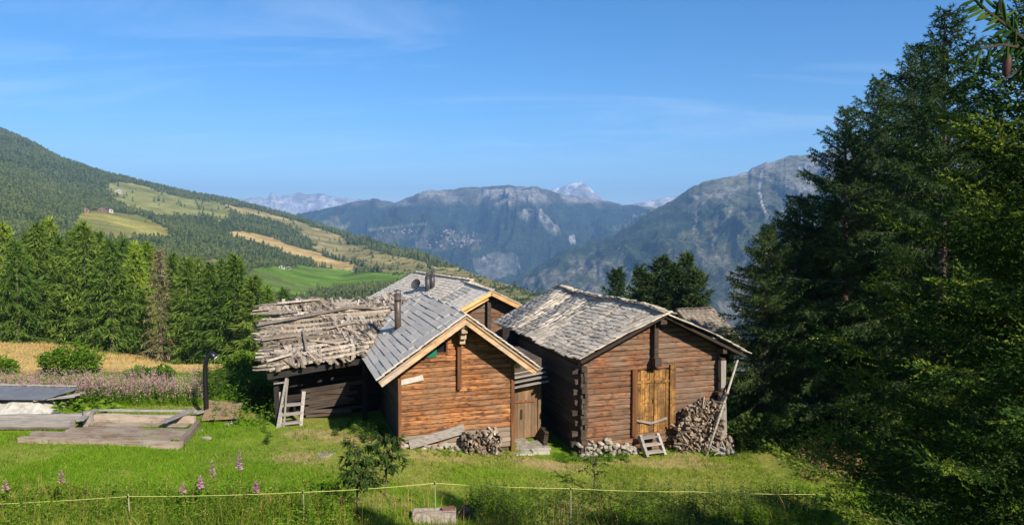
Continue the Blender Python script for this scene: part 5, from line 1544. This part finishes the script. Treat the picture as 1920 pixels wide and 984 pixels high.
# stone trough and black tub at the bottom
g = gpt(815, 978)
tr = empty('trough', g, R(4), 'old whitish trough with flaking red rim at the bottom edge', 'trough')
mb = MB(); w, d, hh = .47, .17, .24
for b in ((-w, w, -d, -d + .05, -.2, hh), (-w, w, d - .05, d, -.2, hh + .003), (-w, -w + .06, -d + .05, d - .05, -.2, hh - .004), (w - .06, w, -d + .05, d - .05, -.2, hh - .004), (-w + .06, w - .06, -d + .05, d - .05, -.2, .10)): mb.box(*b)
mb.build('basin', plain('flaking_paint', (.50, .45, .40), .9, nscale=14, c2=(.24, .17, .13), bump=.4), tr)
fit_beam('rim_board', tr, (-w + .02, -d + .12, hh - .02), (w - .02, -d + .14, hh + .01), .09, .025, W_red)
fit_beam('red_strip', tr, (.16, .0, hh + .03), (w - .03, .06, hh + .04), .16, .02, plain('faded_red', (.30, .13, .10), .8))
g = gpt(872, 972)
mb = MB(); mb.tube([(0, -.13, 0), (0, -.10, 0), (0, .08, 0), (0, .12, 0)], [.12, .15, .15, .11], 14)
tu = mb.build('black_tub', M_rubber, loc=g + Vector((0, 0, .12)), smooth=True); tag(tu, 'round black tub lying at the right end of the trough', 'tub')

# ------------------------------------------------------------------ rope fence across the lawn foot
FP = [(-160, 950, 14.3), (240, 930, 14.5), (568, 922, 14.7), (815, 905, 15.6), (1070, 915, 15.9), (1300, 921, 16.1), (1590, 926, 16.4)]
tops = [at_depth(px, py, d) for px, py, d in FP]
pl_labels = [None, 'yellowish fence stake at the left among pink fireweed', 'pale fence stake left of the drooping sapling', 'thin fence stake directly above the trough', 'fence stake beside the low grey shrub', None, None]
rope = []
for i in range(len(tops) - 1):
    for k in range(12):
        u = k / 12; rope.append(lerp(tops[i], tops[i + 1], u) - Vector((0, 0, .10 * u * (1 - u))))
rope.append(tops[-1])
mb = MB(); mb.tube(rope, .005, 5); o = mb.build('fence_rope', M_rope); tag(o, 'thin yellow electric rope strung across the foot of the lawn', 'rope')
for t_, lb_ in zip(tops, pl_labels):
    if not lb_: continue
    e = empty('fence_post', gv(t_.x, t_.y), 0, lb_, 'fence post', 'stakes carrying the yellow rope')
    hgt_ = t_.z - e.location.z
    mb = MB(); mb.tube([(0, .012, -.15), (.01, .012, hgt_ * .5), (0, .012, hgt_ + .05)], .013, 6); st_ = mb.build('stake', M_postp, e)
    mb = MB(); mb.box(-.012, .012, -.02, .0, hgt_ - .03, hgt_ + .02); mb.build('insulator', M_black, e)

# ------------------------------------------------------------------ grass, weeds and flowers
def in_rect(x, y, site, x0, x1, y0, y1):
    dx = x - site.loc.x; dy = y - site.loc.y
    lx = dx * site.ux.x + dy * site.ux.y; ly = dx * site.uy.x + dy * site.uy.y
    return (lx > x0) & (lx < x1) & (ly > y0) & (ly < y1)
def built(x, y):
    m = in_rect(x, y, S, XL - .05, XR + .1, -.1, 5.6) | in_rect(x, y, B, -.05, BW + .05, -.1, 8) | in_rect(x, y, Q, .4, 3.2, .5, 4.4)
    m |= in_rect(x, y, LT, -.1, 1.5, -1.3, 3)
    return m
def blades(x, y, h, w, name, mat, lean=.35, label=None, cat='grass', seg=1):
    n = len(x)
    z = gz(x, y)
    a = rng.random(n) * 6.283
    lx = rng.normal(0, lean, n) * h; ly = rng.normal(0, lean, n) * h
    P = np.stack([x, y, z - .01], 1); s = np.stack([np.cos(a), np.sin(a), 0 * a], 1) * (w * .5)[:, None]
    T = P + np.stack([lx, ly, h], 1)
    if seg == 1:
        V = np.stack([P - s, P + s, T], 1).reshape(-1, 3)
    else:
        Mi = P + np.stack([lx * .35, ly * .35, h * .6], 1)
        V = np.stack([P - s, P + s, Mi + s * .8, P - s, Mi + s * .8, Mi - s * .8, Mi - s * .8, Mi + s * .8, T], 1).reshape(-1, 3)
    o = link(name, bigmesh(name, V, tris(V), mat)); tag(o, label, cat, kind='stuff')
    return o
def field(n, y0, y1, wl=.80, wr=.62, pw=1.0):
    y = y0 + (y1 - y0) * rng.random(n) ** pw
    x = y * rng.uniform(-wl, wr, n)
    return x, y
x, y = field(330000, 14.6, 27.5, .78, .56, 1.35)
cv = near_cover(x, y); dry = cv[:, 0] / cv[:, 1]
ok = ~built(x, y) & ~((x > 7.4 + .16 * (y - 21)) & (y > 20.2 - .35 * (x - 9))) & (rng.random(len(x)) < np.clip(1.6 - dry, .12, 1))
x, y = x[ok], y[ok]
len_ = rng.uniform(.03, .075, len(x)) * (1 + 1.0 * sstep(.5, .75, fbm(x * .6, y * .6, 3, 77))) * np.where(x < -8, 1.25, 1)
blades(x, y, len_, rng.uniform(.010, .020, len(x)), 'lawn_grass', L_grass, .45, 'short bright green grass of the mown lawn')
x, y = field(26000, 15.0, 26.5, .78, .56)
ok = ~built(x, y) & (fbm(x * 1.7, y * 1.7, 3, 55) > .60) & (x < 7.2); x, y = x[ok], y[ok]
blades(x, y, rng.uniform(.08, .20, len(x)), rng.uniform(.012, .02, len(x)), 'grass_tufts', L_tall, .45, 'taller uneven tufts of grass scattered over the lawn', seg=2)
x, y = field(60000, 14.6, 28, .78, .56); cv = near_cover(x, y); dry = cv[:, 0] / cv[:, 1]
ok = ~built(x, y) & (rng.random(len(x)) < np.clip((dry - .75) * 1.6, .0, .8))
x, y = x[ok], y[ok]
blades(x, y, rng.uniform(.03, .09, len(x)), rng.uniform(.010, .018, len(x)), 'dry_grass', L_dry, .7, 'dry yellowed grass in the bare spots of the lawn')
# dry field stubble
x, y = field(120000, 28.5, 66, .80, -.12, 1.2); cv = near_cover(x, y)
ok = (cv[:, 0] > cv[:, 1] * 1.08); x, y = x[ok], y[ok]
blades(x, y, rng.uniform(.05, .16, len(x)) * np.clip(y / 35, 1, 1.8), rng.uniform(.02, .04, len(x)) * np.clip(y / 32, 1, 2), 'field_stubble', L_stub, .8, 'golden dry stubble on the field in front of the conifers')
# tall growth along the rope
x, y = field(60000, 12.6, 16.2, .80, .56)
edge = 15.15 + 1.0 * (fbm(x * .7, y * 0, 3, 5) - .5) + .7 * sstep(.0, 2.5, x) + .5 * sstep(-2.6, -4.5, x)
ok = (y < edge) & (fbm(x * .9, y * .9, 3, 14) > .36); x, y = x[ok], y[ok]
blades(x, y, rng.uniform(.12, .5, len(x)) * (.7 + .6 * fbm(x * 1.1, y * 1.1, 2, 15)), rng.uniform(.010, .020, len(x)), 'tall_grass', L_tall, .28, 'tall unmown grass along the foot of the lawn', seg=2)
def weed_patch(n, px0, px1, py0, py1, h, ln, mat, name, label, per=9, mask=None, world=None, wd=.42):
    """leafy stems; each stem carries spiral leaves"""
    if world is None:
        q = np.array([gpt(rng.uniform(px0, px1), rng.uniform(py0, py1))[:2] for _ in range(n)])
    else: q = world
    n = len(q)
    if mask is not None: q = q[mask(q[:, 0], q[:, 1])]; n = len(q)
    z = gz(q[:, 0], q[:, 1]); hh = h * (.55 + .7 * rng.random(n))
    lean = rng.normal(0, .12, (n, 2))
    k = per
    f = (np.arange(k)[None, :] + rng.random((n, k))) / k
    P = np.stack([q[:, 0:1] + lean[:, 0:1] * hh[:, None] * f, q[:, 1:2] + lean[:, 1:2] * hh[:, None] * f, z[:, None] + hh[:, None] * f], -1)
    a = np.arange(k)[None, :] * 2.4 + rng.random((n, 1)) * 6.3
    D = unit(np.stack([np.cos(a), np.sin(a), .25 + .5 * rng.random((n, k))], -1))
    l = ln * (1.1 - .6 * f) * (.6 + .7 * rng.random((n, k)))
    V = leaves(P.reshape(-1, 3), D.reshape(-1, 3), l.ravel(), l.ravel() * wd, .35)
    b = np.stack([q[:, 0], q[:, 1], z], 1); t = b + np.stack([lean[:, 0] * hh, lean[:, 1] * hh, hh], 1); s = np.array([.006, 0, 0])
    V2 = np.stack([b - s, b + s, t], 1).reshape(-1, 3)
    V = np.concatenate([V, V2])
    o = link(name, bigmesh(name, V, tris(V), mat)); tag(o, label, 'weeds', kind='stuff')
    return t
weed_patch(1000, -10, 660, 930, 1010, .55, .13, L_weed, 'green_weeds', 'leafy green weeds at the lower left below the yellow rope')
weed_patch(900, 880, 1560, 928, 1010, .55, .10, L_dweed, 'shaded_weeds', 'dark leafy weeds along the shaded foot of the lawn')
weed_patch(260, 495, 720, 800, 834, .26, .12, L_dweed, 'dark_weeds', 'dark leafy weeds in the shade before the ruined barn', mask=lambda a, b: ~built(a, b) & ~in_rect(a, b, Q, .0, 1.7, -2.2, .6) & (fbm(a * 1.4, b * 1.4, 3, 9) > .45))
weed_patch(160, 400, 520, 700, 800, .65, .17, L_weed, 'burdock_weeds', 'tall green weeds between the lamp post and the ruined barn')
weed_patch(260, 370, 500, 700, 750, .6, .18, L_dweed, 'tall_dark_weeds', 'tall dark weeds left of the ruined barn')
weed_patch(160, 1040, 1180, 853, 868, .16, .08, L_weed, 'wall_weeds', 'small weeds at the foot of the barn foundation')
weed_patch(70, 745, 960, 846, 858, .12, .07, L_weed, 'chalet_weeds', 'small weeds along the foot of the chalet wall')
weed_patch(900, 1380, 1600, 800, 850, .55, .16, L_dweed, 'undergrowth', 'dark undergrowth below the larches right of the barn')
weed_patch(420, -10, 330, 732, 750, .42, .13, L_weed, 'weed_border', 'green leafy border between the lawn and the faded fireweed')
weed_patch(170, 1500, 1620, 840, 905, .4, .13, L_rust, 'rusty_scrub', 'rusty brown dead leaves at the right edge of the lawn')
weed_patch(26, 105, 165, 755, 782, .30, .38, L_weed, 'dock_leaves', 'broad bright green dock leaves behind the grey logs', 7, wd=.6)
weed_patch(12, 185, 215, 762, 780, .26, .34, L_weed, 'rhubarb_leaves', 'broad light green leaves right of the grey stump', 7, wd=.6)
# band of faded fireweed
q = np.array([gpt(rng.uniform(-10, 335) if rng.random() < .9 else rng.uniform(335, 380), rng.uniform(734, 762))[:2] for _ in range(1000)])
t = weed_patch(0, 0, 0, 0, 0, .50, .11, L_weed, 'fireweed_leaves', 'green leafy lower stems of the fireweed band', 12, world=q)
n = len(t)
k = 12
P = t[:, None, :] + np.stack([rng.normal(0, .022, (n, k)), rng.normal(0, .022, (n, k)), rng.uniform(-.14, .36, (n, k))], -1)
D = unit(rv(n * k) + np.array([0, 0, .3]))
V = leaves(P.reshape(-1, 3), D, np.full(n * k, .07), np.full(n * k, .026), .2)
o = link('fireweed_spikes', bigmesh('fireweed_spikes', V, tris(V), L_pink)); tag(o, 'faded pinkish fireweed spikes in a band before the dry field', 'fireweed', kind='stuff')

def leafy(n, c, rad, ln, wd=.5, up=.5, shell=.35):
    p = rv(n) * (shell + (1 - shell) * rng.random((n, 1)) ** .4)
    lump = 1 + .28 * np.sin(p[:, 0:1] * 6 + 1) * np.cos(p[:, 1:2] * 5) + .15 * np.sin(p[:, 2:3] * 9)
    P = p * lump * np.array(rad) + np.array(c)
    D = unit(p + rv(n) * .8 + np.array([0, 0, up]))
    l = ln * (.6 + .8 * rng.random(n))
    return leaves(P, D, l, l * wd, .25)
def bush(px, py, r, h, label, mat=L_weed, n=1500, ln=.16):
    g = gpt(px, py)
    e = empty('bush', g, 0, label, 'bush')
    V = np.concatenate([leafy(n, (0, 0, h * .5), (r, r * .8, h * .55), ln), leafy(n // 2, (r * .5, .1, h * .4), (r * .6, r * .5, h * .4), ln), leafy(n // 2, (-r * .5, .1, h * .35), (r * .6, r * .5, h * .42), ln)])
    V[:, 2] = np.maximum(V[:, 2], -.02)
    link('foliage', bigmesh('foliage', V, tris(V), mat), e)
    mb = MB()
    for k in range(6):
        a = k * 1.05; mb.tube([(.03 * cos(a), .03 * sin(a), -.1), (r * .3 * cos(a), r * .25 * sin(a), h * .4), (r * .6 * cos(a), r * .5 * sin(a), h * .75)], [.025, .018, .008], 5)
    mb.build('stems', M_bark, e)
bush(132, 702, 1.05, 1.15, 'rounded green bush standing out on the dry field')
bush(4, 700, .5, .6, 'small green bush at the left edge of the dry field', n=600)
bush(265, 706, .6, .3, 'low sparse bush right of the rounded green one', n=420)
bush(305, 716, .35, .55, 'narrow green shrub at the right end of the faded fireweed', n=420)
bush(455, 700, .7, .8, 'yellow green bush under the last conifer beside the ruin', L_row2, 1500, .14)
bush(500, 770, .6, 1.0, 'dark bush crowding the left corner of the ruined barn', L_dweed, 900, .15)
bush(1440, 838, 1.1, .9, 'dark bush in the shade right of the barn', L_dweed, 1200, .15)
bush(1530, 830, 1.0, .8, 'dark low bush below the hanging larch boughs', L_dweed, 1000, .15)

# flowering fireweed close to the rope
def fireweed(px, pt, pb, label, mat, n=46):
    g = gpt(px, min(pb, 983)) if pb <= 984 else None
    top = at_depth(px, pt, g.y)
    h = max(.35, top.z - g.z)
    e = empty('fireweed', g, 0, label, 'fireweed', 'fireweed along the yellow rope')
    mb = MB(); lx = random.uniform(-.08, .08)
    mb.tube([(0, 0, -.05), (lx * .4, 0, h * .5), (lx, 0, h)], [.010, .008, .004], 5); mb.build('stem', L_weed, e)
    f = np.linspace(.12, .72, 22); a = np.arange(22) * 2.4
    P = np.stack([lx * f, 0 * f, f * h], 1); D = unit(np.stack([np.cos(a), np.sin(a), .5 + 0 * a], 1))
    V = leaves(P, D, np.full(22, .13), np.full(22, .025), .4); link('leaves', bigmesh('leaves', V, tris(V), L_weed), e)
    f = np.linspace(0, 1, n); a = np.arange(n) * 2.4
    P = np.stack([lx * (.8 + .2 * f), 0 * f, h * .74 + f * h * .27], 1); D = unit(np.stack([np.cos(a), np.sin(a), .2 + 0 * a], 1))
    V = leaves(P, D, .085 * (1.15 - .75 * f), .06 * (1.1 - .6 * f), .15); link('flowers', bigmesh('flowers', V, tris(V), mat), e)
for px, pt, pb, lab, m in ((445, 845, 975, 'tallest pink fireweed at the lower left', L_pink2), (404, 865, 970, 'second tallest fireweed with a faded pink spike', L_pink), (475, 902, 978, 'bright pink fireweed nearest the sapling', L_pink2), (378, 893, 975, 'pinkish fireweed bending left of the tall ones', L_pink2), (121, 880, 972, 'single grey seeding fireweed among the left weeds', L_pink), (12, 900, 975, 'faded fireweed at the extreme lower left', L_pink), (350, 905, 978, 'pale seeding fireweed behind the yellowish stake', L_pink)):
    fireweed(px, pt, pb, lab, m)
# bleached bent grass stems
for k, (p0, p1, lab) in enumerate((((1480, 982), (1455, 918), 'long pale bent stem right of the shaded weeds'), ((1452, 982), (1432, 945), 'shorter pale stem beside the long bent one'), ((480, 975), (513, 915), 'thin dry stem leaning right near the pale stake'), ((1110, 975), (1150, 912), 'dry stalk standing in the weeds below the barn steps'))):
    a = gpt(*p0); b = at_depth(p1[0], p1[1], a.y); m = lerp(a, b, .55) + Vector((.03, 0, .04))
    mb = MB(); mb.tube([a - Vector((0, 0, .1)), m, b], [.010, .008, .003], 5); o = mb.build('dry_stem', L_dry); tag(o, lab, 'stem')

# pale seed stalks standing in the weeds
n = 420
x, y = field(n, 13.6, 16.2, .78, .56); z = gz(x, y); h = rng.uniform(.45, .95, n); lx = rng.normal(0, .13, n); ly = rng.normal(0, .1, n)
b0 = np.stack([x, y, z], 1); m0 = b0 + np.stack([lx * .3, ly * .3, h * .6], 1); t0 = b0 + np.stack([lx, ly, h], 1); s0 = np.array([.006, 0, 0])
V = np.stack([b0 - s0, b0 + s0, m0, b0 - s0, m0, m0 - s0 * .7, m0 - s0 * .7, m0, t0], 1).reshape(-1, 3)
hd_ = np.repeat(t0, 6, 0) + rng.normal(0, .018, (n * 6, 3)) - np.array([0, 0, 1]) * rng.uniform(0, .12, (n * 6, 1))
V = np.concatenate([V, leaves(hd_, unit(rv(n * 6) + np.array([0, 0, 1.])), np.full(n * 6, .04), np.full(n * 6, .014), .1)])
o = link('seed_stalks', bigmesh('seed_stalks', V, tris(V), L_dry)); tag(o, 'pale dry seed stalks standing in the weeds along the rope', 'grass', kind='stuff')
# drooping saplings before the chalet
def sapling(px, pb, pt, spread, label, n, mat, ln=.22, wd=.22, droop=1.0, cat='sapling', twigs=7):
    g = gpt(px, pb); top = at_depth(px, pt, g.y); h = top.z - g.z
    e = empty('sapling', g, 0, label, cat)
    mb = MB(); Ps = []; Ds = []
    mb.tube([(0, 0, -.1), (.04, 0, h * .4), (-.02, .03, h * .75), (.03, 0, h)], [.022, .018, .012, .005], 6)
    for k in range(twigs):
        f = .35 + .6 * k / twigs; a = k * 2.4 + .5; L = spread * (1.1 - .5 * f)
        p0 = Vector((.03, 0, h * f)); p1 = p0 + Vector((cos(a) * L * .6, sin(a) * L * .5, L * .45)); p2 = p0 + Vector((cos(a) * L, sin(a) * L * .8, L * .25))
        mb.tube([p0, p1, p2], [.009, .006, .003], 4)
        for j in range(n):
            u = random.random(); q = lerp(p0, p1, u * 2) if u < .5 else lerp(p1, p2, u * 2 - 1)
            Ps.append(q); Ds.append((cos(a) * .5 + random.gauss(0, .45), sin(a) * .5 + random.gauss(0, .45), -droop + random.gauss(0, .35)))
    mb.build('stem', M_bark, e)
    P = np.array([tuple(p) for p in Ps]); D = unit(np.array(Ds)); l = ln * (.6 + .7 * rng.random(len(P)))
    V = leaves(P, D, l, l * wd, .2); link('foliage', bigmesh('foliage', V, tris(V), mat), e)
sapling(668, 970, 828, .50, 'young sapling with drooping long leaves left of the trough', 30, L_dweed, .16, .34, .35, 'sapling', 15)
sapling(722, 930, 812, .52, 'darker drooping sapling standing before the chalet corner', 30, L_dweed, .16, .36, .3, 'sapling', 16)
sapling(1112, 925, 848, .45, 'sparse grey green shrub before the barn corner stones', 30, L_dweed, .07, .5, -.2, 'shrub', 12)
# dead roots by the eave post
g = gpt(1362, 856)
e = empty('root_wood', g, 0, 'bleached gnarled root wood lying at the foot of the barn post', 'root wood')
for k in range(7):
    a = random.uniform(0, 6.3); mb = MB()
    p = [Vector((random.uniform(-.15, .15), random.uniform(-.1, .1), .12))]
    for j in range(4): p.append(p[-1] + Vector((cos(a + .5 * j * random.uniform(-1, 1)) * .12, sin(a) * .08, random.uniform(-.04, .13))))
    mb.tube(p, [.05, .045, .035, .025, .012], 6); mb.build('root', M_dead, e)
